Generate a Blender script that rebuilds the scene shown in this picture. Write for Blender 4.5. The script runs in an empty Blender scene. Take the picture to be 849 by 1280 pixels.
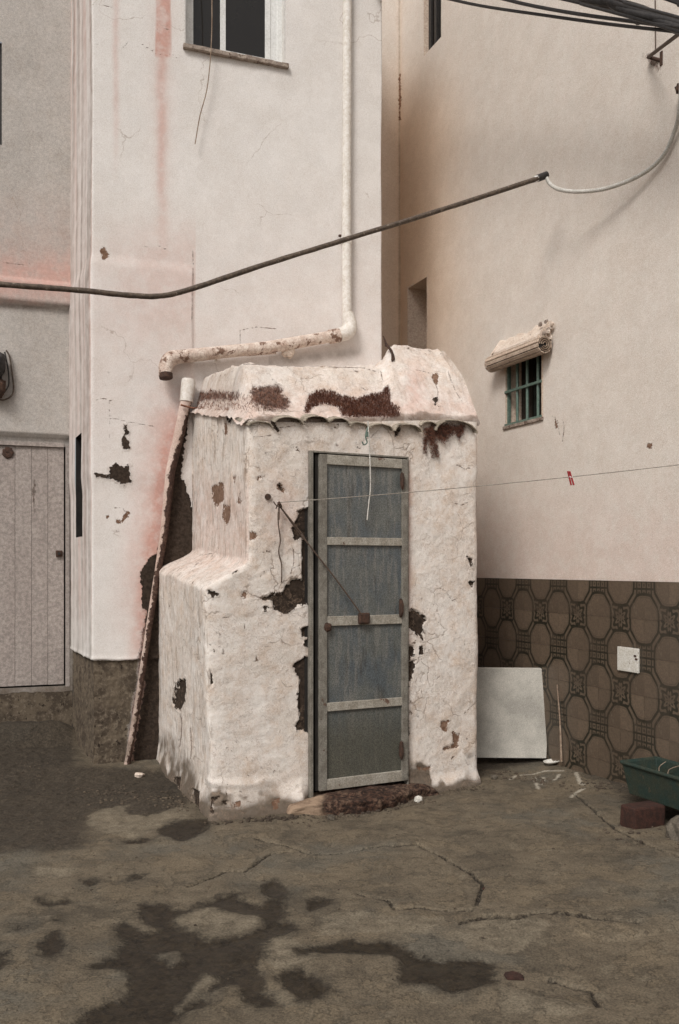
import bpy, math, random
import numpy as np
from mathutils import Vector, Matrix
random.seed(7); np.random.seed(7)
scene = bpy.context.scene
C = scene.collection
R_ = math.radians

# ------------------------------------------------------------------ camera
F = 1100.0; CX = 424.5; HY = 708.0; EYE = 1.55       # focal length and horizon in photo pixels
cam = bpy.data.cameras.new('camera'); co = bpy.data.objects.new('camera', cam); C.objects.link(co)
cam.sensor_fit = 'VERTICAL'; cam.sensor_height = 36; cam.lens = 36 * F / 1280
cam.shift_y = (HY - 640) / 1280; cam.clip_end = 500; cam.clip_start = 0.05
co.location = (0, 0, EYE); co.rotation_euler = (R_(90), 0, 0)
scene.camera = co

# ------------------------------------------------------------------ light
SUN_EL, SUN_AZ = 44, -24      # azimuth measured from straight behind the camera, negative = to the left
w = bpy.data.worlds.new('World'); scene.world = w; w.use_nodes = True
nt = w.node_tree; nt.nodes.clear()
sky = nt.nodes.new('ShaderNodeTexSky'); sky.sky_type = 'NISHITA'; sky.sun_disc = False
sky.sun_elevation = R_(SUN_EL); sky.sun_rotation = R_(180 - SUN_AZ) 
sky.dust_density = 4; sky.air_density = 1.2; sky.ozone_density = 0.6
hs = nt.nodes.new('ShaderNodeHueSaturation'); hs.inputs['Saturation'].default_value = 0.22
tint = nt.nodes.new('ShaderNodeMixRGB'); tint.blend_type = 'MULTIPLY'; tint.inputs[0].default_value = 1; tint.inputs[2].default_value = (1, 0.985, 0.975, 1)
bg = nt.nodes.new('ShaderNodeBackground'); bg.inputs[1].default_value = 0.082
wo = nt.nodes.new('ShaderNodeOutputWorld')
nt.links.new(sky.outputs[0], hs.inputs['Color']); nt.links.new(hs.outputs[0], tint.inputs[1])
nt.links.new(tint.outputs[0], bg.inputs[0]); nt.links.new(bg.outputs[0], wo.inputs[0])
sl = bpy.data.lights.new('sun', 'SUN'); so = bpy.data.objects.new('sun', sl); C.objects.link(so)
sl.energy = 1.5; sl.angle = R_(19); sl.color = (1, 0.965, 0.92)
az = R_(SUN_AZ); el = R_(SUN_EL)
tosun = Vector((math.sin(az) * math.cos(el), -math.cos(az) * math.cos(el), math.sin(el)))
so.rotation_euler = tosun.to_track_quat('Z', 'Y').to_euler(); so.location = (0, -4, 12)
scene.view_settings.view_transform = 'Standard'; scene.view_settings.look = 'None'
scene.view_settings.gamma = 1; scene.view_settings.exposure = 0.32

# ------------------------------------------------------------------ noise and distance helpers
def vnoise(x, y, seed=0):
    xi = np.floor(x).astype(np.int64); yi = np.floor(y).astype(np.int64); xf = x - xi; yf = y - yi
    def h(a, b):
        n = (a * 374761393 + b * 668265263 + seed * 974634777) & 0xffffffff
        n = ((n ^ (n >> 13)) * 1274126177) & 0xffffffff
        n = (n ^ (n >> 16)) & 0xffff
        return n / 65535.0
    u = xf * xf * (3 - 2 * xf); v = yf * yf * (3 - 2 * yf)
    return (h(xi, yi) * (1 - u) + h(xi + 1, yi) * u) * (1 - v) + (h(xi, yi + 1) * (1 - u) + h(xi + 1, yi + 1) * u) * v
def fbm(x, y, sc, oct=4, seed=0):
    t = 0; a = .5; x = x * sc; y = y * sc
    for i in range(oct):
        t = t + a * (vnoise(x, y, seed + i) * 2 - 1); a *= .5; x = x * 2.03 + 5.1; y = y * 2.03 + 1.7
    return t
def sstep(a, b, x):
    t = np.clip((x - a) / (b - a), 0, 1); return t * t * (3 - 2 * t)
def seg_dist(x, y, a, b):
    ax, ay = a; bx, by = b; dx = bx - ax; dy = by - ay; L = dx * dx + dy * dy + 1e-12
    t = np.clip(((x - ax) * dx + (y - ay) * dy) / L, 0, 1)
    return np.hypot(x - ax - t * dx, y - ay - t * dy)
def poly_sdf(x, y, poly):
    d = np.full(x.shape, 1e9); inside = np.zeros(x.shape, bool)
    n = len(poly)
    for i in range(n):
        a = poly[i]; b = poly[(i + 1) % n]
        d = np.minimum(d, seg_dist(x, y, a, b))
        c = (a[1] > y) != (b[1] > y)
        xx = a[0] + (y - a[1]) * (b[0] - a[0]) / ((b[1] - a[1]) or 1e-9)
        inside ^= c & (x < xx)
    return np.where(inside, -d, d)
def multi_sdf(x, y, polys, far):
    out = np.full(x.shape, far, float)
    for p in polys:
        xs = [q[0] for q in p]; ys = [q[1] for q in p]
        m = (x > min(xs) - far) & (x < max(xs) + far) & (y > min(ys) - far) & (y < max(ys) + far)
        if m.any(): out[m] = np.minimum(out[m], poly_sdf(x[m], y[m], p))
    return out
def lines_sdf(x, y, lines, far):
    out = np.full(x.shape, far, float)
    for p in lines:
        xs = [q[0] for q in p]; ys = [q[1] for q in p]
        m = (x > min(xs) - far) & (x < max(xs) + far) & (y > min(ys) - far) & (y < max(ys) + far)
        if m.any():
            xm = x[m]; ym = y[m]; o = out[m]
            for i in range(len(p) - 1): o = np.minimum(o, seg_dist(xm, ym, p[i], p[i + 1]))
            out[m] = o
    return out
def Z(ox, oy, sc, pts): return [(ox + a / sc, oy + b / sc) for a, b in pts]     # traced on an enlargement
def proj(P):
    Y = np.maximum(P[:, 1], .3)
    return CX + F * P[:, 0] / Y, HY - F * (P[:, 2] - EYE) / Y, Y
def at(u, v, Y): return Vector(((u - CX) / F * Y, Y, EYE + (HY - v) / F * Y))
def gnd(u, v): Y = EYE * F / (v - HY); return ((u - CX) / F * Y, Y)
class Plane:
    def __init__(s, O, d, flip=False):
        s.O = np.array(O, float); s.d = np.array(d, float) / np.hypot(*d)
        s.n = np.array((s.d[1], -s.d[0]));
        if flip: s.n = -s.n
    def hit(s, u, v=HY, off=0):
        r = np.array(((u - CX) / F, 1.0)); o = s.O + off * s.n
        A = np.array([[s.d[0], -r[0]], [s.d[1], -r[1]]]); k, Y = np.linalg.solve(A, -o)
        return k, EYE + (HY - v) / F * Y
    def P(s, k, z, off=0):
        q = s.O + k * s.d + off * s.n; return Vector((q[0], q[1], z))
    def px(s, u, v, off=0):
        k, z = s.hit(u, v, off); return s.P(k, z, off)
    def ax(s): return Vector((s.d[0], s.d[1], 0)), Vector((s.n[0], s.n[1], 0)), Vector((0, 0, 1))

PM = Plane((-1.885, 6.70), (.942, .336))                 # facade of the tall white house
PF = Plane((-.78, 5.38), (.894, .447))                   # front of the shed
PR = Plane((1.913, 6.2), (-.396, .918), True)            # wall on the right, s grows away from the camera
PL = Plane((-2.325, 7.6), (-.942, -.336), True)          # recessed wall on the left, s grows to the left
sA = np.array((-1.167, 6.956)); sC = np.array((-.571, 5.485)); sD = np.array((1.0, 6.27)); sE = np.array((.33, 7.61))

# ------------------------------------------------------------------ object helpers
def put(name, label=None, cat=None, loc=None, group=None, kind=None, mesh=None):
    o = bpy.data.objects.new(name, mesh); C.objects.link(o)
    if loc is not None: o.location = loc
    tag(o, label, cat, group, kind); return o
def tag(o, label=None, cat=None, group=None, kind=None):
    if label: o['label'] = label
    if cat: o['category'] = cat
    if group: o['group'] = group
    if kind: o['kind'] = kind
    return o
def wloc(o):
    v = Vector(o.location)
    while o.parent: o = o.parent; v += Vector(o.location)
    return v
def adopt(o, parent):                    # vertices are in world coordinates: cancel the parent's place
    if parent: o.parent = parent; o.location = Vector(o.location) - wloc(parent)
    return o
class MB:
    def __init__(s): s.v = []; s.f = []; s.sm = []
    def add(s, vs, fs, smooth=False):
        b = len(s.v); s.v += [tuple(v) for v in vs]; s.f += [tuple(i + b for i in f) for f in fs]; s.sm += [smooth] * len(fs)
    def box(s, c, size, axes=None, taper=1.0, jit=0):
        a = axes or (Vector((1, 0, 0)), Vector((0, 1, 0)), Vector((0, 0, 1))); c = Vector(c); v = []
        for k in (-1, 1):
            t = 1 if k < 0 else taper
            for i, j in ((-1, -1), (1, -1), (1, 1), (-1, 1)):
                p = c + a[0] * (i * size[0] / 2 * t) + a[1] * (j * size[1] / 2 * t) + a[2] * (k * size[2] / 2)
                if jit: p += Vector((random.uniform(-jit, jit) for _ in range(3)))
                v.append(p)
        s.add(v, [(3, 2, 1, 0), (4, 5, 6, 7), (0, 1, 5, 4), (1, 2, 6, 5), (2, 3, 7, 6), (3, 0, 4, 7)])
        return s
    def tube(s, pts, r, n=10, smooth=0, caps=True, wob=0, hollow=False):
        pts = [Vector(p) for p in pts]
        rr = list(r) if isinstance(r, (list, tuple)) else [r] * len(pts)
        if smooth:
            q = []; rq = []
            for i in range(len(pts) - 1):
                p0 = pts[max(i - 1, 0)]; p1 = pts[i]; p2 = pts[i + 1]; p3 = pts[min(i + 2, len(pts) - 1)]
                for k in range(smooth):
                    t = k / smooth
                    q.append(.5 * ((2 * p1) + (p2 - p0) * t + (2 * p0 - 5 * p1 + 4 * p2 - p3) * t * t + (3 * p1 - p0 - 3 * p2 + p3) * t ** 3)); rq.append(rr[i] * (1 - t) + rr[i + 1] * t)
            q.append(pts[-1]); rq.append(rr[-1]); pts = q; rr = rq
        up = Vector((0, 0, 1)); vs = []; prev = None
        for i, p in enumerate(pts):
            d = (pts[min(i + 1, len(pts) - 1)] - pts[max(i - 1, 0)]).normalized()
            if prev is None:
                a = d.cross(up)
                if a.length < .1: a = d.cross(Vector((1, 0, 0)))
            else: a = prev - d * prev.dot(d)
            a.normalize(); prev = a; b = d.cross(a)
            for k in range(n):
                an = 2 * math.pi * k / n; R = rr[i] * (1 + (random.uniform(-wob, wob) if wob else 0))
                vs.append(p + a * (math.cos(an) * R) + b * (math.sin(an) * R))
        fs = []
        for i in range(len(pts) - 1):
            for k in range(n):
                fs.append((i * n + k, i * n + (k + 1) % n, (i + 1) * n + (k + 1) % n, (i + 1) * n + k))
        s.add(vs, fs, True)
        if caps: s.add(vs[:n], [tuple(range(n - 1, -1, -1))]); s.add(vs[-n:], [tuple(range(n))])
        return s
    def lump(s, c, size, seed=0, n=10, axes=None):
        a = axes or (Vector((1, 0, 0)), Vector((0, 1, 0)), Vector((0, 0, 1))); c = Vector(c); vs = []; fs = []; rng = random.Random(seed); m = n // 2 + 1
        for i in range(m + 1):
            th = math.pi * i / m
            for k in range(n):
                ph = 2 * math.pi * k / n; j = 1 + rng.uniform(-.16, .16)
                x, y, z = math.sin(th) * math.cos(ph), math.sin(th) * math.sin(ph), math.cos(th)
                sq = lambda q: math.copysign(abs(q) ** .75, q)
                vs.append(c + a[0] * (sq(x) * size[0] / 2 * j) + a[1] * (sq(y) * size[1] / 2 * j) + a[2] * (sq(z) * size[2] / 2 * j))
        for i in range(m):
            for k in range(n): fs.append((i * n + k, (i + 1) * n + k, (i + 1) * n + (k + 1) % n, i * n + (k + 1) % n))
        s.add(vs, fs, False); return s
    def build(s, name, mat, parent=None, bevel=0, mesh_only=False):
        me = bpy.data.meshes.new(name); me.from_pydata(s.v, [], s.f); me.update()
        me.polygons.foreach_set('use_smooth', s.sm)
        me.materials.append(mat)
        if mesh_only: return me
        o = bpy.data.objects.new(name, me); C.objects.link(o); adopt(o, parent)
        if bevel:
            b = o.modifiers.new('bevel', 'BEVEL'); b.width = bevel; b.segments = 2; b.limit_method = 'ANGLE'
        return o
def grid_obj(name, P, nu, nv, mat, parent=None, attrs={}, holes=None, flip=False):
    """P: (nv*nu,3) row major. holes: bool (nv-1,nu-1), True = no face"""
    idx = np.arange(nu * nv).reshape(nv, nu)
    q = np.stack([idx[:-1, :-1], idx[:-1, 1:], idx[1:, 1:], idx[1:, :-1]], -1)
    if flip: q = q[..., ::-1]
    q = q[~holes] if holes is not None else q.reshape(-1, 4)
    used = np.zeros(nu * nv, bool); used[q.ravel()] = True
    rem = np.cumsum(used) - 1; q = rem[q]; P = P[used]
    me = bpy.data.meshes.new(name)
    me.vertices.add(len(P)); me.vertices.foreach_set('co', P.astype(np.float32).ravel())
    me.loops.add(q.size); me.loops.foreach_set('vertex_index', q.astype(np.int32).ravel())
    me.polygons.add(len(q)); me.polygons.foreach_set('loop_start', np.arange(0, q.size, 4, dtype=np.int32))
    me.polygons.foreach_set('loop_total', np.full(len(q), 4, np.int32))
    me.update(calc_edges=True)
    me.polygons.foreach_set('use_smooth', np.ones(len(q), bool))
    for k, a in attrs.items():
        at_ = me.attributes.new(k, 'FLOAT', 'POINT'); at_.data.foreach_set('value', a[used].astype(np.float32))
    me.materials.append(mat)
    o = bpy.data.objects.new(name, me); C.objects.link(o); return adopt(o, parent)
def lin(a, b, res, extra=()):
    n = max(2, int(round((b - a) / res)) + 1); x = np.linspace(a, b, n)
    for e in extra:
        i = np.argmin(abs(x - e))
        if a < e < b: x[i] = e
    return np.unique(x)
def path_pos(T, pts, r):
    pts = [np.array(p, float) for p in pts]; L = [0]
    for i in range(len(pts) - 1): L.append(L[-1] + np.hypot(*(pts[i + 1] - pts[i])))
    X = np.zeros((len(T), 2)); N = np.zeros((len(T), 2))
    ds = [(pts[i + 1] - pts[i]) / (L[i + 1] - L[i]) for i in range(len(pts) - 1)]
    for j, t in enumerate(T):
        i = min(max(np.searchsorted(L, t) - 1, 0), len(ds) - 1)
        p = pts[i] + ds[i] * (t - L[i]); d = ds[i]; n = np.array((d[1], -d[0]))
        for c in range(1, len(pts) - 1):
            if abs(t - L[c]) < r:
                q = (t - L[c] + r) / (2 * r); a = pts[c] - ds[c - 1] * r; b = pts[c] + ds[c] * r
                p = a * (1 - q) ** 2 + 2 * pts[c] * q * (1 - q) + b * q * q
                n = np.array((ds[c - 1][1], -ds[c - 1][0])) * (1 - q) + np.array((ds[c][1], -ds[c][0])) * q; n /= np.hypot(*n)
        X[j] = p; N[j] = n
    return X, N, L

# ------------------------------------------------------------------ node helpers
class G:
    def __init__(s, name):
        s.m = bpy.data.materials.new(name); s.m.use_nodes = True; s.t = s.m.node_tree; s.t.nodes.clear()
        s.out = s.t.nodes.new('ShaderNodeOutputMaterial'); s.b = s.t.nodes.new('ShaderNodeBsdfPrincipled')
        s.t.links.new(s.b.outputs[0], s.out.inputs[0]); s.tc = s.t.nodes.new('ShaderNodeTexCoord')
        s.obj = s.tc.outputs['Object']
    def _in(s, sock, v):
        if isinstance(v, E): v = v.s
        if isinstance(v, bpy.types.NodeSocket): s.t.links.new(v, sock)
        elif isinstance(v, (tuple, list)): sock.default_value = tuple(v) + ((1,) if len(v) == 3 and len(sock.default_value) == 4 else ())
        else: sock.default_value = v
    def math(s, op, *a):
        n = s.t.nodes.new('ShaderNodeMath'); n.operation = op
        for i, v in enumerate(a): s._in(n.inputs[i], v)
        return E(s, n.outputs[0])
    def noise(s, sc, det=4, rough=.55, vec=None, scale3=None, dist=0):
        n = s.t.nodes.new('ShaderNodeTexNoise'); n.inputs['Scale'].default_value = sc; n.inputs['Detail'].default_value = det
        n.inputs['Roughness'].default_value = rough; n.inputs['Distortion'].default_value = dist
        v = vec or s.obj
        if scale3:
            mp = s.t.nodes.new('ShaderNodeMapping'); mp.inputs['Scale'].default_value = scale3; s._in(mp.inputs[0], v); v = mp.outputs[0]
        s._in(n.inputs['Vector'], v); return E(s, n.outputs['Fac'])
    def vor(s, sc, feat='F1', rnd=1):
        n = s.t.nodes.new('ShaderNodeTexVoronoi'); n.feature = feat; n.inputs['Scale'].default_value = sc; n.inputs['Randomness'].default_value = rnd
        s._in(n.inputs['Vector'], s.obj); return E(s, n.outputs['Distance'])
    def attr(s, name):
        n = s.t.nodes.new('ShaderNodeAttribute'); n.attribute_name = name; return E(s, n.outputs['Fac'])
    def step(s, a, b, x):
        n = s.t.nodes.new('ShaderNodeMapRange'); n.interpolation_type = 'SMOOTHSTEP'; n.clamp = True
        s._in(n.inputs[0], x)
        if a <= b: n.inputs[1].default_value = a; n.inputs[2].default_value = b; n.inputs[3].default_value = 0; n.inputs[4].default_value = 1
        else: n.inputs[1].default_value = b; n.inputs[2].default_value = a; n.inputs[3].default_value = 1; n.inputs[4].default_value = 0
        return E(s, n.outputs[0])
    def mix(s, f, a, b, mode='MIX'):
        n = s.t.nodes.new('ShaderNodeMixRGB'); n.blend_type = mode; s._in(n.inputs[0], f); s._in(n.inputs[1], a); s._in(n.inputs[2], b); return n.outputs[0]
    def done(s, col, rough=.85, bump=None, bs=.5, bd=.01, metal=0, spec=.3):
        s._in(s.b.inputs['Base Color'], col); s._in(s.b.inputs['Roughness'], rough); s._in(s.b.inputs['Metallic'], metal)
        s.b.inputs['Specular IOR Level'].default_value = spec
        if bump is not None:
            n = s.t.nodes.new('ShaderNodeBump'); n.inputs['Strength'].default_value = bs; n.inputs['Distance'].default_value = bd
            s._in(n.inputs['Height'], bump); s.t.links.new(n.outputs[0], s.b.inputs['Normal'])
        return s.m
class E:
    def __init__(s, g, sock): s.g = g; s.s = sock
    def _b(op):
        return lambda s, o: s.g.math(op, s, o)
    __add__ = _b('ADD'); __sub__ = _b('SUBTRACT'); __mul__ = _b('MULTIPLY'); __truediv__ = _b('DIVIDE')
    __radd__ = lambda s, o: s.g.math('ADD', o, s); __rsub__ = lambda s, o: s.g.math('SUBTRACT', o, s); __rmul__ = lambda s, o: s.g.math('MULTIPLY', o, s)
    def max(s, o): return s.g.math('MAXIMUM', s, o)
    def min(s, o): return s.g.math('MINIMUM', s, o)

def plaster(name, c1, c2, relief=1.0, flakes=.5, vert=False, grainy=.1, bare=(.027, .019, .014), bare2=(.11, .07, .045), pinkc=(.55, .335, .285), yellow=.25, mott=1.0):
    g = G(name)
    n1 = g.noise(1.7, 5, .6); n2 = g.noise(9, 5, .65); n3 = g.noise(38, 4, .7); n4 = g.noise(170, 2, .7); n5 = g.noise(95, 2, .6)
    col = g.mix(g.step(.35, .65, n1), c1, c2)
    col = g.mix(g.step(.42, .72, n2) * yellow, col, tuple(x * y for x, y in zip(c2, (.80, .68, .56))))
    col = g.mix(g.step(.60, .36, g.noise(5.3, 6, .7)) * .35, col, tuple(min(.9, x * 1.16) for x in c1))
    # fine tooth of the lime coat
    col = g.mix(grainy * 2.6, col, g.mix(g.step(.30, .70, n4), (.10, .09, .08), (.98, .96, .94)), 'OVERLAY')
    col = g.mix(grainy * 1.5 * mott, col, g.mix(g.step(.3, .7, n3), (.14, .11, .09), (.92, .90, .88)), 'OVERLAY')
    # pink lime wash showing through; also carries a soft painted light-leak glow
    pk = g.attr('pink'); col = g.mix((pk * (.55 + g.step(.3, .6, n2) * .5)).min(1.0), col, g.mix(g.step(.4, .65, n3), pinkc, tuple(x * 1.12 for x in pinkc)))
    # small chips and dirt freckles
    ch = g.step(.70 - .05 * flakes, .735 - .05 * flakes, g.noise(16, 6, .72)) * g.step(.45, .62, g.noise(2.3, 3))
    fl = g.step(.675, .70, g.noise(55, 3, .6)) * g.step(.50, .62, n1)
    col = g.mix(ch * min(1, flakes), col, bare2)
    col = g.mix(fl * .55 * min(1, flakes + .2), col, (.20, .13, .09))
    if vert:
        vs = g.noise(26, 4, .6, scale3=(1, 1, .11)); st = g.step(.535, .62, vs) * g.attr('streak') * g.step(.40, .6, g.noise(7, 4, .7))
        col = g.mix(st * .5, col, (.24, .17, .125))
        col = g.mix(g.step(.56, .60, g.noise(60, 3, .7, scale3=(1, 1, .14))) * g.attr('streak') * .38, col, (.30, .22, .165))
    gr = g.attr('grime_and_shade'); gm = (gr * (.6 + n2 * .9)) ; col = g.mix(g.step(.25, 1.0, gm) * .95, col, g.mix(n3, (.065, .050, .036), (.17, .13, .095)))  # wall dirt; the mask also holds shade painted under ledge and pipe
    # cracks
    if 0 < flakes < .3:
        wn = g.t.nodes.new('ShaderNodeTexNoise'); wn.inputs['Scale'].default_value = 3; wn.inputs['Detail'].default_value = 5; g._in(wn.inputs['Vector'], g.obj)
        ad = g.t.nodes.new('ShaderNodeMixRGB'); ad.blend_type = 'ADD'; ad.inputs[0].default_value = .5; g._in(ad.inputs[1], g.obj); g.t.links.new(wn.outputs['Color'], ad.inputs[2])
        vn = g.t.nodes.new('ShaderNodeTexVoronoi'); vn.feature = 'DISTANCE_TO_EDGE'; vn.inputs['Scale'].default_value = 1.1; g.t.links.new(ad.outputs[0], vn.inputs['Vector'])
        col = g.mix(g.step(.0045, .001, E(g, vn.outputs['Distance'])) * g.step(.50, .60, g.noise(1.3, 4, .65)) * .55, col, (.33, .25, .20))
    if flakes > .3:
        wn = g.t.nodes.new('ShaderNodeTexNoise'); wn.inputs['Scale'].default_value = 6; wn.inputs['Detail'].default_value = 4; g._in(wn.inputs['Vector'], g.obj)
        ad = g.t.nodes.new('ShaderNodeMixRGB'); ad.blend_type = 'ADD'; ad.inputs[0].default_value = .22; g._in(ad.inputs[1], g.obj); g.t.links.new(wn.outputs['Color'], ad.inputs[2])
        vn = g.t.nodes.new('ShaderNodeTexVoronoi'); vn.feature = 'DISTANCE_TO_EDGE'; vn.inputs['Scale'].default_value = 4.2; g.t.links.new(ad.outputs[0], vn.inputs['Vector'])
        net = g.step(.016, .004, E(g, vn.outputs['Distance'])) * g.step(.50, .60, g.noise(2.6, 4, .65))
        col = g.mix(net * .55, col, (.24, .165, .12))
    cr = g.attr('crack') + (n3 - .5) * .014 + (n5 - .5) * .006
    crm = g.step(.0042, .0012, cr)
    col = g.mix(crm * .75, col, (.14, .09, .065))
    # rust
    ru = g.attr('rust') + (n2 - .5) * .09 + (n3 - .5) * .05 + (n5 - .5) * .03
    rum = g.step(.012, -.022, ru)
    col = g.mix(rum * .92, col, g.mix(g.step(.38, .6, n3), (.040, .016, .011), (.135, .055, .035)))
    # tan under-coat
    ta = g.attr('tan') + (n2 - .5) * .06 + (n3 - .5) * .05 + (n5 - .5) * .03; tam = g.step(.0015, -.0015, ta)
    col = g.mix(tam, col, g.mix(g.step(.38, .6, n3), (.15, .085, .055), (.24, .15, .105)))
    # bare mortar
    sd = g.attr('bare') + (n2 - .5) * .05 + (g.noise(24, 4, .6) - .5) * .07 + (n5 - .5) * .012; bm = g.step(.002, -.002, sd)
    halo = g.step(.035, 0, sd) * g.step(.42, .6, n3)
    col = g.mix(halo * .35, col, (.35, .27, .21))
    col = g.mix(bm, col, g.mix(g.step(.35, .62, n3), bare, tuple(x * 1.9 for x in bare)))
    pl = g.attr('plinth') + (n2 - .5) * .05; pm = g.step(.002, -.002, pl) * (1 - rum) * (1 - bm)
    pcol = g.mix(g.step(.42, .6, n2), (.125, .098, .070), (.068, .052, .038)); pcol = g.mix(g.step(.5, .66, n3) * .8, pcol, (.185, .150, .112)); pcol = g.mix(g.step(.60, .66, g.noise(24, 4, .7)), pcol, (.03, .022, .016))
    col = g.mix(pm, col, pcol)
    # overlapping skins of old limewash: crisp little steps and lifted edges
    la = g.noise(3.4, 7, .74); lay = g.step(.495, .505, la) + g.step(.555, .562, la) + g.step(.43, .437, la)
    lip = g.step(.016, .0, g.math('ABSOLUTE', la - .50)).max(g.step(.010, .0, g.math('ABSOLUTE', la - .558)))
    col = g.mix(lip * g.step(.42, .58, n3) * .5 * min(1, flakes * 1.3), col, (.30, .21, .15))
    h = g.noise(4.5, 5, .55) * .8 * relief + n2 * .55 * relief + n3 * .42 * relief + n5 * .20 + n4 * .14 + lay * .30 * relief * min(1, flakes + .1)
    if flakes > .3: h = h - net * .35
    h = h - (bm * (.55 + n3 * .6)) - tam * .35 - crm * .35 - ch * .3 - pm * .3 + g.step(.022, .003, sd) * .35
    if vert: h = h - g.step(.5, .66, vs) * g.attr('streak') * .15
    return g.done(col, .9 , h, .75, .011, spec=.2)
def simple(name, c1, c2, sc=20, rough=.6, metal=0, bd=.002, spots=None, spotcol=(.10, .04, .02), grainy=.0, bs=.5, spec=.4, scale3=None, rnd=False):
    g = G(name)
    if rnd:
        oi = g.t.nodes.new('ShaderNodeObjectInfo'); va = g.t.nodes.new('ShaderNodeVectorMath'); va.operation = 'ADD'; g._in(va.inputs[0], g.obj); g._in(va.inputs[1], (E(g, oi.outputs['Random']) * 37.0).s); g.obj = va.outputs[0]
    n1 = g.noise(sc, 5, .65, scale3=scale3); n2 = g.noise(sc * 7, 3, .6)
    col = g.mix(g.step(.36, .64, n1), c1, c2)
    if spots is not None: col = g.mix(g.step(spots, spots + .04, g.noise(sc * .8, 6, .7, scale3=scale3)), col, spotcol)
    n9 = g.noise(150, 2, .7); col = g.mix(.22, col, g.mix(g.step(.3, .7, n9), (.1, .1, .1), (.95, .95, .95)), 'OVERLAY')
    col = g.mix(.25, col, g.mix(g.step(.35, .65, n2), (.2, .2, .2), (.9, .9, .9)), 'OVERLAY')
    return g.done(col, rough, n1 + n2 * .4, bs, bd, metal, spec)

M_main = plaster('whitewashed_plaster', (.71, .68, .655), (.685, .65, .62), relief=.14, flakes=.1, grainy=.11, yellow=.06, mott=.35)
M_shed = plaster('peeling_limewash', (.76, .73, .685), (.70, .65, .59), relief=.42, flakes=1.5, vert=True, grainy=.11, yellow=.55)
M_right = plaster('cream_render', (.66, .615, .56), (.64, .59, .53), relief=.10, flakes=0, grainy=.12, yellow=.06, mott=.35)
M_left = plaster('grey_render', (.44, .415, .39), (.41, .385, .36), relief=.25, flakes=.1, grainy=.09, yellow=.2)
M_tile = simple('clay_tile', (.36, .31, .25), (.20, .17, .13), 14, .85, bd=.006, spots=.58, spotcol=(.07, .055, .04))
M_pipe = simple('painted_pipe', (.64, .54, .47), (.46, .35, .29), 13, .8, bd=.006, spots=.55, spotcol=(.17, .10, .07))
M_pipe_clean = simple('white_pipe', (.70, .655, .60), (.64, .59, .53), 5, .6, bd=.001)
M_doorframe = simple('weathered_grey_paint', (.215, .20, .172), (.145, .13, .108), 16, .6, bd=.002, spots=.64, spotcol=(.09, .05, .035))
M_pane = None
M_dark = simple('dark_void', (.012, .010, .009), (.02, .017, .014), 6, .9)
M_rust = simple('rusty_iron', (.040, .024, .018), (.075, .038, .024), 45, .85, bd=.003)
M_wire = simple('rusty_wire', (.075, .050, .038), (.11, .075, .055), 60, .7)
M_black = simple('black_cable', (.018, .016, .015), (.035, .03, .028), 40, .5)
M_alu = simple('white_aluminium', (.74, .74, .72), (.68, .68, .66), 8, .35, bd=.0005)
M_sill = simple('stone_sill', (.36, .30, .25), (.22, .17, .14), 22, .8, bd=.003, spots=.55, spotcol=(.12, .08, .06))
M_green = simple('green_paint', (.085, .135, .11), (.13, .18, .15), 30, .5, bd=.001, spots=.66)
M_shutter = simple('old_shutter_slat', (.55, .44, .35), (.42, .32, .25), 18, .7, bd=.002, spots=.62, spotcol=(.16, .10, .07))
M_board = simple('pale_board', (.40, .38, .34), (.39, .37, .33), .5, .7, bd=.001, spots=.70, spotcol=(.26, .22, .17))
M_hose = simple('white_hose', (.55, .53, .49), (.45, .43, .39), 20, .5)
M_cable = simple('old_grey_conduit', (.115, .085, .062), (.062, .045, .034), 40, .7, bd=.003, spots=.6, spotcol=(.22, .18, .14))
M_red = simple('red_plastic', (.32, .018, .022), (.26, .015, .02), 30, .45)
M_brick = simple('red_brick', (.055, .022, .015), (.03, .014, .010), 25, .9, bd=.004)
M_trough = simple('green_fibre_trough', (.016, .032, .026), (.030, .036, .024), 14, .7, bd=.003, spots=.6, spotcol=(.05, .045, .03))
M_soil = simple('dry_soil', (.05, .036, .025), (.022, .016, .012), 30, .95, bd=.01)
M_stone = simple('grey_stone', (.13, .11, .085), (.07, .058, .045), 14, .9, bd=.006)
M_white = simple('white_ceramic', (.62, .60, .55), (.55, .52, .46), 20, .5, spots=.66, spotcol=(.25, .2, .15))
M_wood = simple('old_wood_strip', (.30, .23, .17), (.20, .14, .10), 30, .8, bd=.002)
M_olddoor = simple('old_painted_boards', (.34, .295, .268), (.31, .265, .24), 5, .7, bd=.002, spots=.67, spotcol=(.10, .07, .055), scale3=(1, 1, .3), rnd=True)
M_moss = simple('dry_red_moss', (.075, .025, .016), (.15, .060, .035), 40, 1.0)
M_straw = simple('dry_straw', (.26, .13, .08), (.14, .06, .04), 40, .9)
M_step = simple('stained_concrete', (.42, .31, .22), (.26, .17, .11), 9, .9, bd=.02, spots=.56, spotcol=(.06, .03, .02))
def glass(name, c):
    g = G(name); n = g.noise(3, 3)
    return g.done(g.mix(n, c, tuple(x * 1.5 for x in c)), .08, n, .1, .002, 0, .5)
M_glass = glass('dark_window_glass', (.014, .012, .010))
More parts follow.
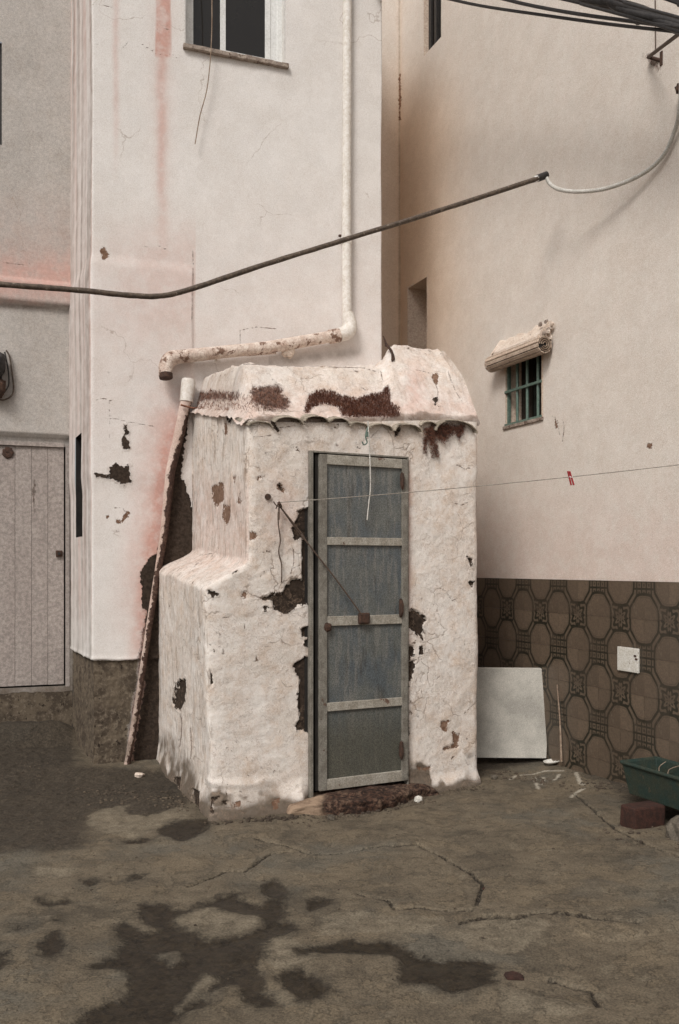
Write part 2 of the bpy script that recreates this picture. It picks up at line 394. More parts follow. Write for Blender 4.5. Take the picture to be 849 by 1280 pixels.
def pane_mat():
    g = G('dusty_blue_pane'); n1 = g.noise(5, 5, .6); n2 = g.noise(30, 4, .6, scale3=(1, 1, .12)); n3 = g.noise(140, 2, .7); n4 = g.noise(60, 3, .6)
    col = g.mix(g.step(.35, .65, n1), (.085, .098, .105), (.115, .120, .112))
    col = g.mix(g.step(.47, .62, n2) * .65, col, (.17, .165, .15)); col = g.mix(g.step(.56, .66, g.noise(13, 5, .7, scale3=(1, 1, .2))) * .55, col, (.045, .042, .036))
    z = g.t.nodes.new('ShaderNodeSeparateXYZ'); g._in(z.inputs[0], g.obj)
    low = g.step(.75, .35, E(g, z.outputs[2]))
    col = g.mix(low * .75, col, g.mix(n4, (.058, .055, .040), (.095, .088, .066)))
    col = g.mix(.45, col, g.mix(g.step(.38, .62, n3), (.15, .15, .15), (.9, .9, .9)), 'OVERLAY')
    return g.done(col, .30, n2 * .5 + g.noise(2.2, 3) * 3, .35, .004, 0, .5)
M_pane = pane_mat()
def tile_mat():
    g = G('patterned_ceramic_glaze'); uvn = g.t.nodes.new('ShaderNodeUVMap'); uvn.uv_map = 'UVMap'
    sp = g.t.nodes.new('ShaderNodeSeparateXYZ'); g._in(sp.inputs[0], uvn.outputs[0]); U = E(g, sp.outputs[0]); V = E(g, sp.outputs[1])
    P_, Q_ = .457, .511
    def cell(u0, v0):      # distances in metres from the nearest lattice point at (u0,v0)
        a = g.math('ABSOLUTE', g.math('SUBTRACT', g.math('FRACT', U + (100.5 - u0)), .5)) * P_
        b = g.math('ABSOLUTE', g.math('SUBTRACT', g.math('FRACT', V + (100.5 - v0)), .5)) * Q_
        return a, b
    def sup(a, b, ra, rb, e=2.5):
        return g.math('POWER', g.math('POWER', a / ra, e) + g.math('POWER', b / rb, e), 1 / e).max((a / ra + b / rb) * (.70 if e == 2.7 else .1))
    a0, b0 = cell(0, 0); a1, b1 = cell(.5, .5)
    d = sup(a0, b0, .133, .168, 2.7).min(sup(a1, b1, .133, .168, 2.7))
    ink = g.noise(70, 3, .6)
    line = g.step(.085, .04, g.math('ABSOLUTE', d - 1.0) + (ink - .5) * .03)
    line2 = g.step(.03, .012, g.math('ABSOLUTE', d - .88)) * .35
    outside = g.step(1.0, 1.03, d)
    ra, rb = cell(.5, 0)
    rr = g.math('SQRT', ra * ra + rb * rb); th = g.math('ARCTAN2', rb * .82, ra)
    pet = g.math('SINE', rr * 120 + g.math('SINE', th * 8) * 1.7) + .25
    ros = g.step(.112, .103, sup(ra, rb, 1, 1.15, 2.6)) * (g.step(-.15, .25, pet) * g.step(.016, .028, rr)).max(g.step(.0945, .101, sup(ra, rb, 1, 1.15, 2.6)))
    sa, sb = cell(0, .5)
    gx = g.math('ABSOLUTE', g.math('SUBTRACT', g.math('FRACT', sa / .045 + .5), .5)); gy = g.math('ABSOLUTE', g.math('SUBTRACT', g.math('FRACT', sb / .052), .5))
    sq = g.step(.092, .088, sa) * g.step(.098, .092, sb) * (g.step(.30, .42, gx).max(g.step(.30, .42, gy)))
    sqd = g.step(.060, .054, sa) * g.step(.098, .092, sb) * g.step(.22, .12, gx.max(gy)) * .8
    pat = line.max(line2).max(ros * outside).max(sq * outside).max(sqd * outside)
    n1 = g.noise(4, 4, .6); n2 = g.noise(90, 4, .75)
    base = g.mix(g.step(.38, .62, n2), (.150, .110, .078), (.108, .080, .057))
    base = g.mix(outside * .20, base, (.062, .052, .037))
    col = g.mix(pat * .92, base, g.mix(n2, (.007, .008, .005), (.022, .022, .015)))
    col = g.mix(g.step(.45, .7, n1) * .4, col, (.075, .055, .040))
    oi = g.t.nodes.new('ShaderNodeObjectInfo'); rv_ = E(g, oi.outputs['Random']); col = g.mix(g.step(0, 1, rv_) * .32, col, (.060, .045, .033)); col = g.mix(g.step(.62, .70, g.noise(9, 6, .7)) * .35, col, (.20, .165, .125))
    return g.done(col, .30, pat * -.3 + g.noise(14, 3) * .8, .3, .003, 0, .45)
M_dado = tile_mat()
M_grout = simple('tile_grout', (.075, .058, .045), (.05, .038, .03), 30, .95)
def ground_mat():
    g = G('broken_concrete')
    n0 = g.noise(.8, 5, .6); n1 = g.noise(3.2, 6, .65); n2 = g.noise(11, 6, .7); n3 = g.noise(45, 4, .7); n4 = g.noise(110, 3, .75)
    col = g.mix(g.step(.38, .62, n1), (.138, .111, .077), (.096, .077, .054))
    col = g.mix(g.step(.50, .68, n2) * .5, col, (.165, .138, .098))
    col = g.mix(g.step(.46, .34, n2) * .5, col, (.056, .047, .034))
    col = g.mix(g.step(.5, .62, n0) * .5, col, (.122, .116, .096))
    ly = g.noise(2.1, 8, .72); col = g.mix(g.step(.53, .545, ly) * .30, col, (.165, .128, .083)); col = g.mix(g.step(.43, .42, ly) * .35, col, (.055, .047, .035))
    col = g.mix(g.step(.64, .68, g.noise(19, 5, .7)) * .5, col, (.030, .024, .018))
    vg = g.vor(95); gsp = g.step(.24, .16, vg) * g.step(.52, .60, n2); col = g.mix(gsp * .55, col, (.21, .18, .135))
    vd = g.vor(60); col = g.mix(g.step(.20, .12, vd) * g.step(.50, .44, n2) * .6, col, (.03, .024, .017))
    so_ = g.attr('soil'); col = g.mix(g.step(.2, .8, so_ + (n2 - .5) * .8) * .85, col, g.mix(g.step(.4, .6, n3), (.028, .022, .016), (.055, .043, .031)))
    pa = g.attr('pale') + (n1 - .5) * .12 + (n2 - .5) * .16; col = g.mix(g.step(.010, -.010, pa + (n3 - .5) * .05) * .65, col, g.mix(g.step(.35, .65, n2), (.135, .112, .080), (.215, .182, .132)))
    wh = g.attr('lime') + (n2 - .5) * .03 + (n3 - .5) * .03; col = g.mix(g.step(.022, .0, wh) * .8, col, (.42, .38, .31))
    cr = g.attr('crack') + (n2 - .5) * .02 + (n3 - .5) * .012; cm = g.step(.011, .003, cr); col = g.mix(cm * .9, col, (.016, .012, .009))
    hal = g.step(.07, .0, cr) * .35; col = g.mix(hal * g.step(.45, .6, n3), col, (.16, .135, .10))
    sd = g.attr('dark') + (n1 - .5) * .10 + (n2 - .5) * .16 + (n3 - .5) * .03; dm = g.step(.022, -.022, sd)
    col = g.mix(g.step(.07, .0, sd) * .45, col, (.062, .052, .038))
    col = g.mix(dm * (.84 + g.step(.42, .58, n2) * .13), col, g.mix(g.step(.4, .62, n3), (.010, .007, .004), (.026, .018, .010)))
    col = g.mix(.42, col, g.mix(g.step(.3, .7, n4), (.08, .08, .08), (.95, .95, .95)), 'OVERLAY')
    h = g.step(.53, .545, ly) * .4 - g.step(.43, .42, ly) * .4 + n1 * .6 + n2 * .45 + n3 * .22 + n4 * .14 + gsp * .25 - dm * (.35 + n3 * .4) - cm * .8 + so_ * n3 * .8
    return g.done(col, .9 - dm * .42, h, .8, .013, spec=.3)
M_ground = ground_mat()

# ================================================================== GROUND
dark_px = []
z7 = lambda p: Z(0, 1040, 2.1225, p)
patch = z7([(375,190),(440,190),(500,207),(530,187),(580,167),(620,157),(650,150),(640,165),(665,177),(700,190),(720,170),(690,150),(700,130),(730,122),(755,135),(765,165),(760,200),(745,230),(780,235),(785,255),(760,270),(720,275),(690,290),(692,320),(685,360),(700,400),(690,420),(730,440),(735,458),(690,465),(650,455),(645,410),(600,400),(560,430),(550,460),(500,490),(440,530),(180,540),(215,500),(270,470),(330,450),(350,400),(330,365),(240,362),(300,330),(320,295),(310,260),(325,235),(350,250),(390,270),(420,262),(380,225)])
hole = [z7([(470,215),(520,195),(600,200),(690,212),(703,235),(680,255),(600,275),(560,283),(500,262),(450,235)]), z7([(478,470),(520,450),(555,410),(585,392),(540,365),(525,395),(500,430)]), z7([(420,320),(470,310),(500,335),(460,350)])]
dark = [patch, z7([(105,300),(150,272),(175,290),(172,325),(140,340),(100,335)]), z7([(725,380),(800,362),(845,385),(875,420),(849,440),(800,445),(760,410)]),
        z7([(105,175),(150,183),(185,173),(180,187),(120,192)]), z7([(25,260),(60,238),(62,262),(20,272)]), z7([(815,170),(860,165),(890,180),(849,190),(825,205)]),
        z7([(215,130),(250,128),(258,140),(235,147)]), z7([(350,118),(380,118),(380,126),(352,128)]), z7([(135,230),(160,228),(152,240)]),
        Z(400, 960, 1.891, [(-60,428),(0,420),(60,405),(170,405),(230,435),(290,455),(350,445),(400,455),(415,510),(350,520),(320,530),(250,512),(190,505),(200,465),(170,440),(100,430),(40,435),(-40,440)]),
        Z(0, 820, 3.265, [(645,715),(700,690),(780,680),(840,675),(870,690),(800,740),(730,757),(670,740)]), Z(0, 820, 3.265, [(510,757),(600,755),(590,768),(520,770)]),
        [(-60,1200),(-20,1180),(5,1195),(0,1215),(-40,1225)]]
cracks = [Z(400,960,1.891,[(190,330),(230,325),(300,332),(360,332)]), Z(400,960,1.891,[(330,366),(390,348),(460,352),(520,345),(600,350),(680,362),(755,370)]), Z(400,960,1.891,[(340,362),(392,352),(462,357),(522,349),(600,355),(680,366),(750,373)]),
          Z(400,960,1.891,[(90,290),(160,310),(180,330)]), Z(400,960,1.891,[(-150,165),(0,200),(150,180),(230,178),(290,210),(360,250),(385,275),(370,320)]), Z(400,960,1.891,[(600,65),(700,150),(760,180),(849,220)]),
          z7([(650,100),(720,52),(790,45),(849,50)]), z7([(500,140),(600,100),(650,100)]), Z(400,960,1.891,[(540,500),(640,520),(660,560)])]
soil = [Z(0, 820, 3.265, [(-200,100),(290,150),(290,480),(500,480),(680,480),(760,600),(700,630),(600,665),(520,650),(520,615),(380,630),(340,660),(330,720),(300,780),(0,800),(-200,800)]), [(600,965),(700,950),(760,985),(849,1040),(849,960),(700,930),(600,930)]]
z8 = lambda p: Z(590, 840, 5.306, p)
lime = [z8([(255,715),(290,695),(380,680),(480,670),(600,680)]), z8([(410,700),(440,780)]), z8([(475,700),(470,750)]), z8([(545,725),(580,695)]), z8([(690,700),(715,760),(740,770)]), z8([(700,720),(725,765)]), z8([(740,790),(690,810),(660,850)])]
G2 = lambda L: [[gnd(u, max(v, HY + 110)) for u, v in p] for p in L]
gx = np.concatenate([[-60, -20, -8, -5], lin(-3.4, 3.0, .0125), [5, 9, 20, 60]]); gy = np.concatenate([[-30, -8, 0, 1.5], lin(2.7, 8.4, .0125), [10, 14, 30, 80]])
XX, YY = np.meshgrid(gx, gy); x = XX.ravel(); y = YY.ravel()
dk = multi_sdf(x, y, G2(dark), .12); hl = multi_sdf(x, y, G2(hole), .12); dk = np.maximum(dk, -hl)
ck = lines_sdf(x, y, G2(cracks), .1); sl_ = sstep(.25, -.15, multi_sdf(x, y, G2(soil), .3)); lm = lines_sdf(x, y, G2(lime), .08)
pale = multi_sdf(x, y, G2([Z(0,820,3.265,[(350,660),(420,630),(520,618),(530,660),(600,668),(740,625),(790,650),(760,675),(640,710),(560,745),(420,730),(360,690)]), hole[0], hole[1], z7([(700,290),(760,280),(800,300),(849,300),(849,340),(790,350),(720,370),(700,330)]),
    z7([(690,425),(760,415),(800,455),(760,465),(740,450)]), z7([(100,95),(200,100),(180,120),(90,115)]), Z(400,960,1.891,[(345,368),(400,352),(500,358),(560,375),(480,430),(420,440),(350,420),(300,400)]), Z(400,960,1.891,[(0,345),(90,330),(180,345),(300,350),(260,390),(100,385),(0,390)]), Z(400,960,1.891,[(430,520),(560,540),(640,560),(600,590),(440,570)])]), .15)
inner = (abs(x) < 4) & (y > 2) & (y < 9)
warp = fbm(x, y, 14, 3, 5) * .03
z = fbm(x, y, .9, 5, 1) * .035 + fbm(x, y, 9, 4, 3) * .010 + sl_ * (fbm(x, y, 22, 4, 9) * .012 + .006)
z -= .009 * sstep(.02, -.03, dk + warp * .8) + .02 * sstep(.014, 0, ck + fbm(x, y, 30, 2, 8) * .01)
slab = (gnd(560, 1150)); z += .018 * sstep(0, .03, (y - 3.75) + .12 * np.sin(x * 2.3) + fbm(x, y, 6, 3, 2) * .1) * sstep(.6, .9, x)
# debris and soil banked against the walls and up to the raised door on the left
dM = ((x - PM.O[0]) * PM.n[0] + (y - PM.O[1]) * PM.n[1]); z += .06 * sstep(.45, 0, dM) * (x < .4)
dL = ((x - PL.O[0]) * PL.n[0] + (y - PL.O[1]) * PL.n[1]); z += .16 * sstep(.30, .05, dL) * sstep(-1.75, -2.25, x + (y - 7) * .44)
dR = ((x - PR.O[0]) * PR.n[0] + (y - PR.O[1]) * PR.n[1]); z += .03 * sstep(.35, 0, dR)
z = np.where(inner, z, 0)
tag(grid_obj('ground', np.stack([x, y, z], 1), len(gx), len(gy), M_ground, None, dict(dark=dk, crack=ck, pale=pale, soil=sl_, lime=lm)), kind='structure')
def gz(X, Y_):
    i = np.argmin(abs(gx - X)); j = np.argmin(abs(gy - Y_)); return float(z_grid[j, i])
z_grid = z.reshape(len(gy), len(gx))

# ================================================================== TALL WHITE HOUSE
house = put('white_house', 'tall whitewashed house corner with pink rain streaks rising behind the little shed', 'house', (-1.2, 7.0, 0))
far = 30.0
def sheet_attrs(P, bare=(), tan=(), rust=(), crack=(), sc=None):
    u, v, Y = proj(P); m = Y / F
    A = {}
    for k, L, fn in (('bare', bare, multi_sdf), ('tan', tan, multi_sdf), ('rust', rust, multi_sdf), ('crack', crack, lines_sdf)):
        A[k] = fn(u, v, L, far) * m if L else np.full(len(u), .2)
    A['crack'] = np.where(A['crack'] > .15, .2, A['crack'])
    A['pink'] = np.zeros(len(u)); A['grime_and_shade'] = np.zeros(len(u)); A['streak'] = np.zeros(len(u)); A['plinth'] = np.full(len(u), .2)
    return A, u, v
mL = np.array((-2.325, 7.6)); mC = PM.O; mD = PM.O + 2.389 * PM.d; mE = mD + 1.7 * np.array((-.396, .918))
L0 = np.hypot(*(mC - mL)); 
kw0, zw0 = PM.hit(232, 58); kw1, zw1 = PM.hit(357, 80); zw = (zw0 + zw1) / 2; zwt = zw + 1.25     # upstairs window opening
T = np.unique(np.concatenate([lin(0, L0 - .03, .02), lin(L0 - .03, L0 + .03, .006), lin(L0 + .03, L0 + 2.36, .0085, (L0 + kw0, L0 + kw1)), lin(L0 + 2.36, L0 + 2.42, .006), lin(L0 + 2.42, L0 + 2.389 + 1.7, .1)]))
Zs = np.unique(np.concatenate([lin(-.1, 3.6, .010), lin(3.6, 6.3, .016, (zw, zwt)), [6.8, 7.5]]))
X2, N2, LL = path_pos(T, [mL, mC, mD, mE], .018)
TT, ZZ = np.meshgrid(T, Zs); t = TT.ravel(); zz = ZZ.ravel(); ii = np.tile(np.arange(len(T)), len(Zs))
sM = t - L0
zp = .83 - .015 * np.clip(sM, 0, 3) + .012 * fbm(t, zz * 0, 9, 3, 4)
off = fbm(t, zz, 1.0, 2, 11) * .012 + fbm(t, zz, 11, 3, 12) * .0015
off += -.020 * sstep(.004, -.004, zz - zp) + .006 * np.exp(-((zz - zp - .012) / .016) ** 2) + sstep(.004, -.1, zz - zp) * fbm(t, zz, 40, 3, 13) * .008
# raised old chimney-breast edge left of px 240
off += .012 * sstep(.010, -.010, sM - PM.hit(241)[0]) * sstep(-.1, .1, zz - 2.2) * sstep(3.95, 3.85, zz)
P = np.stack([X2[ii, 0] + N2[ii, 0] * off, X2[ii, 1] + N2[ii, 1] * off, zz], 1)
z3 = lambda p: Z(180, 440, 4.267, p); z6 = lambda p: Z(90, 500, 5.333, p)
m_bare = [z6([(340,160),(370,160),(378,220),(355,235),(390,320),(345,320),(335,260),(345,230)]), z6([(255,450),(295,420),(340,440),(385,440),(380,470),(395,545),(350,570),(290,540),(250,515),(165,512),(160,490),(250,495)]), z6([(240,1140),(250,1130)]) ,
          z3([(232,372),(240,330),(215,500),(205,600),(195,720),(172,880),(200,950),(215,975),(252,955),(275,1040),(300,1280),(0,1280),(0,1190),(60,1160),(100,1100),(110,1000),(130,940),(132,800),(150,620),(185,500)]),
          [(176,714),(186,706),(300,700),(300,985),(158,970),(160,935),(170,880),(182,800),(184,750)], [(214,600),(232,600),(240,640),(243,668),(243,760),(190,760),(196,716),(204,690),(208,640)]]
m_bare.append([(214,640),(206,664),(196,690),(186,700),(176,716),(178,760),(200,770),(244,740),(244,640)]); m_bare = [p for p in m_bare if len(p) > 2]
m_tan = [z6([(290,790),(330,800),(370,745),(378,750),(350,800),(320,830),(290,815)]), [(124,312),(132,310),(136,322),(128,326)], z6([(230,770),(245,770),(240,800),(228,800)])]
m_crack = [[(118,6),(135,8),(150,10)], [(120,55),(140,57),(154,60),(161,52)], [(177,55),(190,63),(198,69)], [(196,36),(213,37)], [(200,68),(207,71),(214,67),(224,75)], [(139,523),(147,524),(158,527),(175,530),(192,533)], [(137,500),(137,530),(137,552)],
           [(178,308),(190,310),(200,308),(208,312),(222,314)], [(241,312),(242,330),(241,360),(240,400)], z6([(285,720),(340,722),(355,745),(375,740)]), [(300,413),(320,409),(345,411)], [(300,414),(301,432)], [(120,500),(130,498),(140,501)], z6([(215,950),(250,948)]), z6([(240,870),(290,872),(330,880)])]
A, u, v = sheet_attrs(P, m_bare, m_tan, [[(176,880),(212,840),(240,900),(240,985),(160,985)], [(186,735),(215,725),(215,800),(200,860),(178,962),(156,962),(166,880)]], m_crack)
A['bare'] = np.where((v > 850) & (u > 158) & (A['rust'] < .01), A['bare'] + .05, A['bare'])
wav = fbm(t, zz, 3, 3, 20) * 6
pink = .85 * np.exp(-((u - 203 + wav * .5) / 6.5) ** 2) * sstep(345, 200, v) * .6 + .8 * sstep(10.5, 8.5, abs(u - 204 + wav * .4)) * sstep(73, 69, v) * (.6 + .5 * vnoise(u * .35, v * .01, 33)) + .55 * np.exp(-((u - 203) / 16) ** 2) * sstep(340, 100, v) * .35
pink += .42 * np.exp(-((u - 145 + wav * .4) / 4) ** 2) * sstep(250, 100, v)
lx = 232 - (v - 480) * .165
pink += .70 * sstep(14, 4, u - lx) * sstep(-62, -6, u - lx) * sstep(430, 560, v) * sstep(840, 700, v) + .7 * sstep(14, 4, u - lx) * sstep(-25, 0, u - lx) * sstep(500, 600, v) * sstep(860, 800, v)
pink += .30 * sstep(-110, 0, u - 200) * sstep(250, 330, v) * sstep(480, 360, v) * (u < 245) + .12 * sstep(180, 420, v) * sstep(700, 450, v)  # broad soft pink painted in as a light-leak glow
pink += np.where(sM < 0, .14 + .40 * sstep(.35, .9, vnoise(t * 16, zz * .5, 7)) * sstep(.2, .6, vnoise(t * 5, zz * .8, 8)), 0) * sstep(.8, 1.4, zz)
pink += .5 * sstep(830, 900, v) * (u > 165) * (u < 230)
A['pink'] = np.clip(pink, 0, 1)
A['plinth'] = np.where(sM < .60, zz - zp, .2)
sill_streak = .30 * sstep(.45, .85, vnoise(t * 16, zz * .3, 77)) * ((sM > kw0 - .05) & (sM < kw1 + .05)) * sstep(zw - 1.3, zw - .05, zz) * (zz < zw) + .16 * sstep(.5, .9, vnoise(t * 7, zz * .25, 78)) * sstep(2, 5, zz)
A['grime_and_shade'] = np.clip(.75 * np.exp(-((v - 415 - (475 - u) * .11 - 22) / 12) ** 2) * (u > 335) * (u < 478) * sstep(478, 440, u) * .7 + sill_streak + .55 * sstep(.4, 0, zz) + (sM < -.0) * (.36 + .22 * sstep(.3, .95, vnoise(t * 18, zz * .5, 9))), 0, 1)  # dirt streaks; shaded band under the drain pipe painted in; return wall darker
tm = (T[:-1] + T[1:]) / 2 - L0; zm = (Zs[:-1] + Zs[1:]) / 2
holes = ((tm > kw0) & (tm < kw1))[None, :] & ((zm > zw) & (zm < zwt))[:, None]
# narrow slot in the return wall
ks0, ks1 = .30, .62; zs0, zs1 = 1.79, 2.62
holes |= ((tm + L0 > ks0) & (tm + L0 < ks1))[None, :] & ((zm > zs0) & (zm < zs1 + 0 * tm[0]))[:, None]
grid_obj('wall', P, len(T), len(Zs), M_main, house, A, holes)
rl = Plane(mL, mC - mL); a_, n_, up_ = rl.ax()
mb = MB(); 
for kk, sz, ct in (((ks0 + ks1) / 2, (.5, .02, 1.1), -.14),): mb.box(rl.P(kk, (zs0 + zs1) / 2, ct), sz, rl.ax())
for kk in (ks0 - .01, ks1 + .01): mb.box(rl.P(kk, (zs0 + zs1) / 2, -.072), (.02, .145, zs1 - zs0 + .04), rl.ax())
for kz in (zs0 - .01, zs1 + .01): mb.box(rl.P((ks0 + ks1) / 2, kz, -.072), (ks1 - ks0, .145, .02), rl.ax())
mb.build('slot_recess', M_dark, house)
# window
wf = MB().box(PM.P((kw0 + kw1) / 2, zw + .02, -.125), (kw1 - kw0, .05, .04), PM.ax())
ww = kw1 - kw0; a_, n_, up_ = PM.ax()
for k in (kw0 + .02, kw1 - .02): wf.box(PM.P(k, (zw + zwt) / 2, -.125), (.045, .052, zwt - zw), PM.ax())
wf.box(PM.P((kw0 + kw1) / 2, zwt - .02, -.125), (ww, .05, .04), PM.ax())
wfo = wf.build('window', M_alu, house, .003)
rv = MB()
for k in (kw0 - .006, kw1 + .006): rv.box(PM.P(k, (zw + zwt) / 2, -.102), (.012, .2, zwt - zw + .03), PM.ax())
rv.box(PM.P((kw0 + kw1) / 2, zwt + .006, -.102), (ww, .2, .012), PM.ax())
rv.build('window_reveal', simple('reveal_plaster', (.66, .64, .61), (.62, .59, .56), 9, .9, bd=.003), wfo)
c0 = PM.hit(276, 60)[0]; c1 = PM.hit(296, 60)[0]
for (k0, k1, o_) in ((kw0 + .04, c1 - .03, -.135), (c0 + .02, kw1 - .10, -.115)):
    sb = MB(); zb, zt_ = zw + .042, zwt - .042
    for k in (k0 + .022, k1 - .022): sb.box(PM.P(k, (zb + zt_) / 2, o_), (.044, .022, zt_ - zb), PM.ax())
    for z_ in (zb + .022, zt_ - .022): sb.box(PM.P((k0 + k1) / 2, z_, o_), (k1 - k0 - .088, .020, .044), PM.ax())
    s_ = sb.build('sash', M_alu, wfo, .002)
    MB().box(PM.P((k0 + k1) / 2, (zb + zt_) / 2, o_ - .004), (k1 - k0 - .08, .006, zt_ - zb - .08), PM.ax()).build('pane', M_glass, wfo)
fx = MB().box(PM.P(kw1 - .06, (zw + zwt) / 2, -.12), (.085, .02, zwt - zw - .07), PM.ax()).build('fixed_strip', M_alu, wfo, .002)
MB().box(PM.P((kw0 + kw1) / 2, (zw + zwt) / 2, -.30), (ww + .1, .02, zwt - zw + .1), PM.ax()).build('dark_room', M_dark, wfo)
sb = MB(); n = 14
for i in range(n):
    ka = kw0 - .02 + (ww + .04) * i / n; kb = kw0 - .02 + (ww + .04) * (i + 1) / n
    sb.box(PM.P((ka + kb) / 2, zw - .016 + random.uniform(-.002, .002), -.075 + random.uniform(-.003, .003)), (kb - ka + .001, .22, .034), PM.ax())
sb.build('window_sill', M_sill, wfo, .004)

# ================================================================== LEFT RECESS: wall with the old door
left = put('recessed_wall', 'dim grey rendered wall with a ledge, set back left of the white house', 'wall', (-3.0, 7.4, 0))
kd0 = PL.hit(80.5)[0]; zd1 = PL.hit(60, 557)[1]; zd0 = PL.hit(60, 858)[1]; kd1 = kd0 + .93
hw0 = PL.hit(2.5)[0]; hwz0 = PL.hit(2, 183)[1]; hwz1 = PL.hit(2, 55)[1]
T = lin(-.02, 2.4, .016, (kd0 - .02, kd1 + .02, hw0, hw0 + .7)); Zs = lin(-.1, 7.2, .02, (zd0 - .005, zd1 + .005, hwz0, hwz1))
TT, ZZ = np.meshgrid(T, Zs); t = TT.ravel(); zz = ZZ.ravel()
zl0 = PL.hit(50, 382)[1]; zl1 = PL.hit(50, 354)[1]
off = fbm(t, zz, 1.3, 4, 31) * .012 + .060 * sstep(zl0 - .006, zl0 + .006, zz) - .03 * sstep(zl1 - .01, zl1 + .015, zz)
rec = (t > kd0 - .09) & (zz < zd1 + .085); off = np.where(rec, off - .05, off)
P = np.stack([PL.O[0] + t * PL.d[0] + off * PL.n[0], PL.O[1] + t * PL.d[1] + off * PL.n[1], zz], 1)
A, u, v = sheet_attrs(P, [], [], [], [[(18, 318), (28, 322), (38, 330), (44, 336)], [(0, 327), (15, 330), (30, 331)]])
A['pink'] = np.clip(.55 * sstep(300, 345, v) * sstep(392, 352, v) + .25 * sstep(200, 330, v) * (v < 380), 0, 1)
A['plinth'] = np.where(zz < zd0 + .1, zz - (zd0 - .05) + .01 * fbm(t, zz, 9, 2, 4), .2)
A['grime_and_shade'] = np.clip(.35 * sstep(zd1 + .5, zd0, zz) + np.where(rec, .35, 0) + .55 * np.exp(-((v - 383) / 5) ** 2) , 0, 1)  # ledge's shadow painted in as a dark line; darker low and around the door
tm = (T[:-1] + T[1:]) / 2; zm = (Zs[:-1] + Zs[1:]) / 2
holes = ((tm > kd0 - .02) & (tm < kd1 + .02))[None] & ((zm > zd0 - .005) & (zm < zd1 + .005))[:, None]
holes |= ((tm > hw0) & (tm < hw0 + .7))[None] & ((zm > hwz0) & (zm < hwz1))[:, None]
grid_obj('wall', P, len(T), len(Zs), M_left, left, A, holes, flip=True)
wv = MB(); 
wv.box(PL.P(hw0 + .35, (hwz0 + hwz1) / 2, -.10), (.8, .02, hwz1 - hwz0 + .1), PL.ax())
wo_ = wv.build('window', M_glass, left)
fr = MB()
fr.box(PL.P(hw0 + .016, (hwz0 + hwz1) / 2, -.04), (.03, .10, hwz1 - hwz0), PL.ax())
fr.box(PL.P(hw0 + .37, hwz0 + .02, -.02), (.66, .14, .04), PL.ax()); fr.box(PL.P(hw0 + .37, hwz1 - .02, -.02), (.66, .14, .04), PL.ax())
fr.build('frame', M_black, wo_)
door = MB().box(PL.P((kd0 + kd1) / 2, (zd0 + zd1) / 2, -.105), (kd1 - kd0 + .1, .02, zd1 - zd0 + .06), PL.ax()).build('door', M_dark, left)
door['label'] = 'old plank door with faded paint'
npk = 7; pw = (kd1 - kd0) / npk
pm = MB().box((0, 0, 0), (pw - .0016, .03, zd1 - zd0 - .012)).build('plank', M_olddoor, None, mesh_only=True)
for i in range(npk):
    o = bpy.data.objects.new('plank', pm); C.objects.link(o)
    a_, n_, up_ = PL.ax(); c = PL.P(kd0 + pw * (i + .5), (zd0 + zd1) / 2 + random.uniform(-.001, .001), -.078 + random.uniform(-.002, .002))
    o.parent = door; M4 = Matrix.Identity(4); 
    for r_ in range(3): M4[r_][0] = a_[r_]; M4[r_][1] = n_[r_]; M4[r_][2] = up_[r_]; M4[r_][3] = c[r_]
    wl = wloc(door); M4.translation = c - wl; o.matrix_local = M4
    b = o.modifiers.new('bevel', 'BEVEL'); b.width = .002; b.segments = 1
dfm = MB()
dfm.box(PL.P(kd0 - .03, (zd0 + zd1) / 2, -.065), (.035, .05, zd1 - zd0 + .03), PL.ax()); dfm.box(PL.P((kd0 + kd1) / 2, zd1 + .012, -.066), (kd1 - kd0, .05, .034), PL.ax())
dfm.build('door_frame', M_olddoor, door, .003)
MB().box(PL.px(74, 692, -.052), (.055, .03, .055), PL.ax()).build('lock_plate', M_rust, door, .006)
MB().tube([PL.px(74, 692, -.04), PL.px(74, 692, -.018)], .012).build('knob', M_black, door)
orn = MB()
for i in range(7):
    an = i * .9; orn.lump(PL.px(10 + 4 * math.cos(an), 566 + 4 * math.sin(an), -.055), (.045, .014, .045), i, 7, PL.ax())
orn.build('leaf_ornament', M_rust, door)
# wall fitting at the picture's left edge
fit = put('wall_lamp', 'black bulky wall lamp with looped cable on the grey wall above the old door', 'lamp', PL.px(-6, 470, .0))
MB().lump(PL.px(-6, 455, .09), (.16, .17, .20), 3, 14, PL.ax()).build('lamp_head', M_black, fit)
MB().lump(PL.px(-4, 485, .07), (.15, .14, .16), 5, 12, PL.ax()).build('lamp_base', M_rust, fit)
MB().box(PL.px(-10, 470, .015), (.16, .03, .30), PL.ax()).build('back_plate', M_black, fit, .01)
MB().tube([PL.px(8, 438, .02), PL.px(12, 446, .03), PL.px(15, 465, .03), PL.px(17, 485, .02), PL.px(14, 495, .03), PL.px(4, 500, .05), PL.px(-4, 498, .06)], .007, 8, 6).build('cable_loop', M_cable, fit)
MB().tube([PL.px(6, 440, .05), PL.px(10, 460, .05), PL.px(11, 480, .05), PL.px(6, 490, .06)], .006, 8, 6).build('cable_loop', M_black, fit)

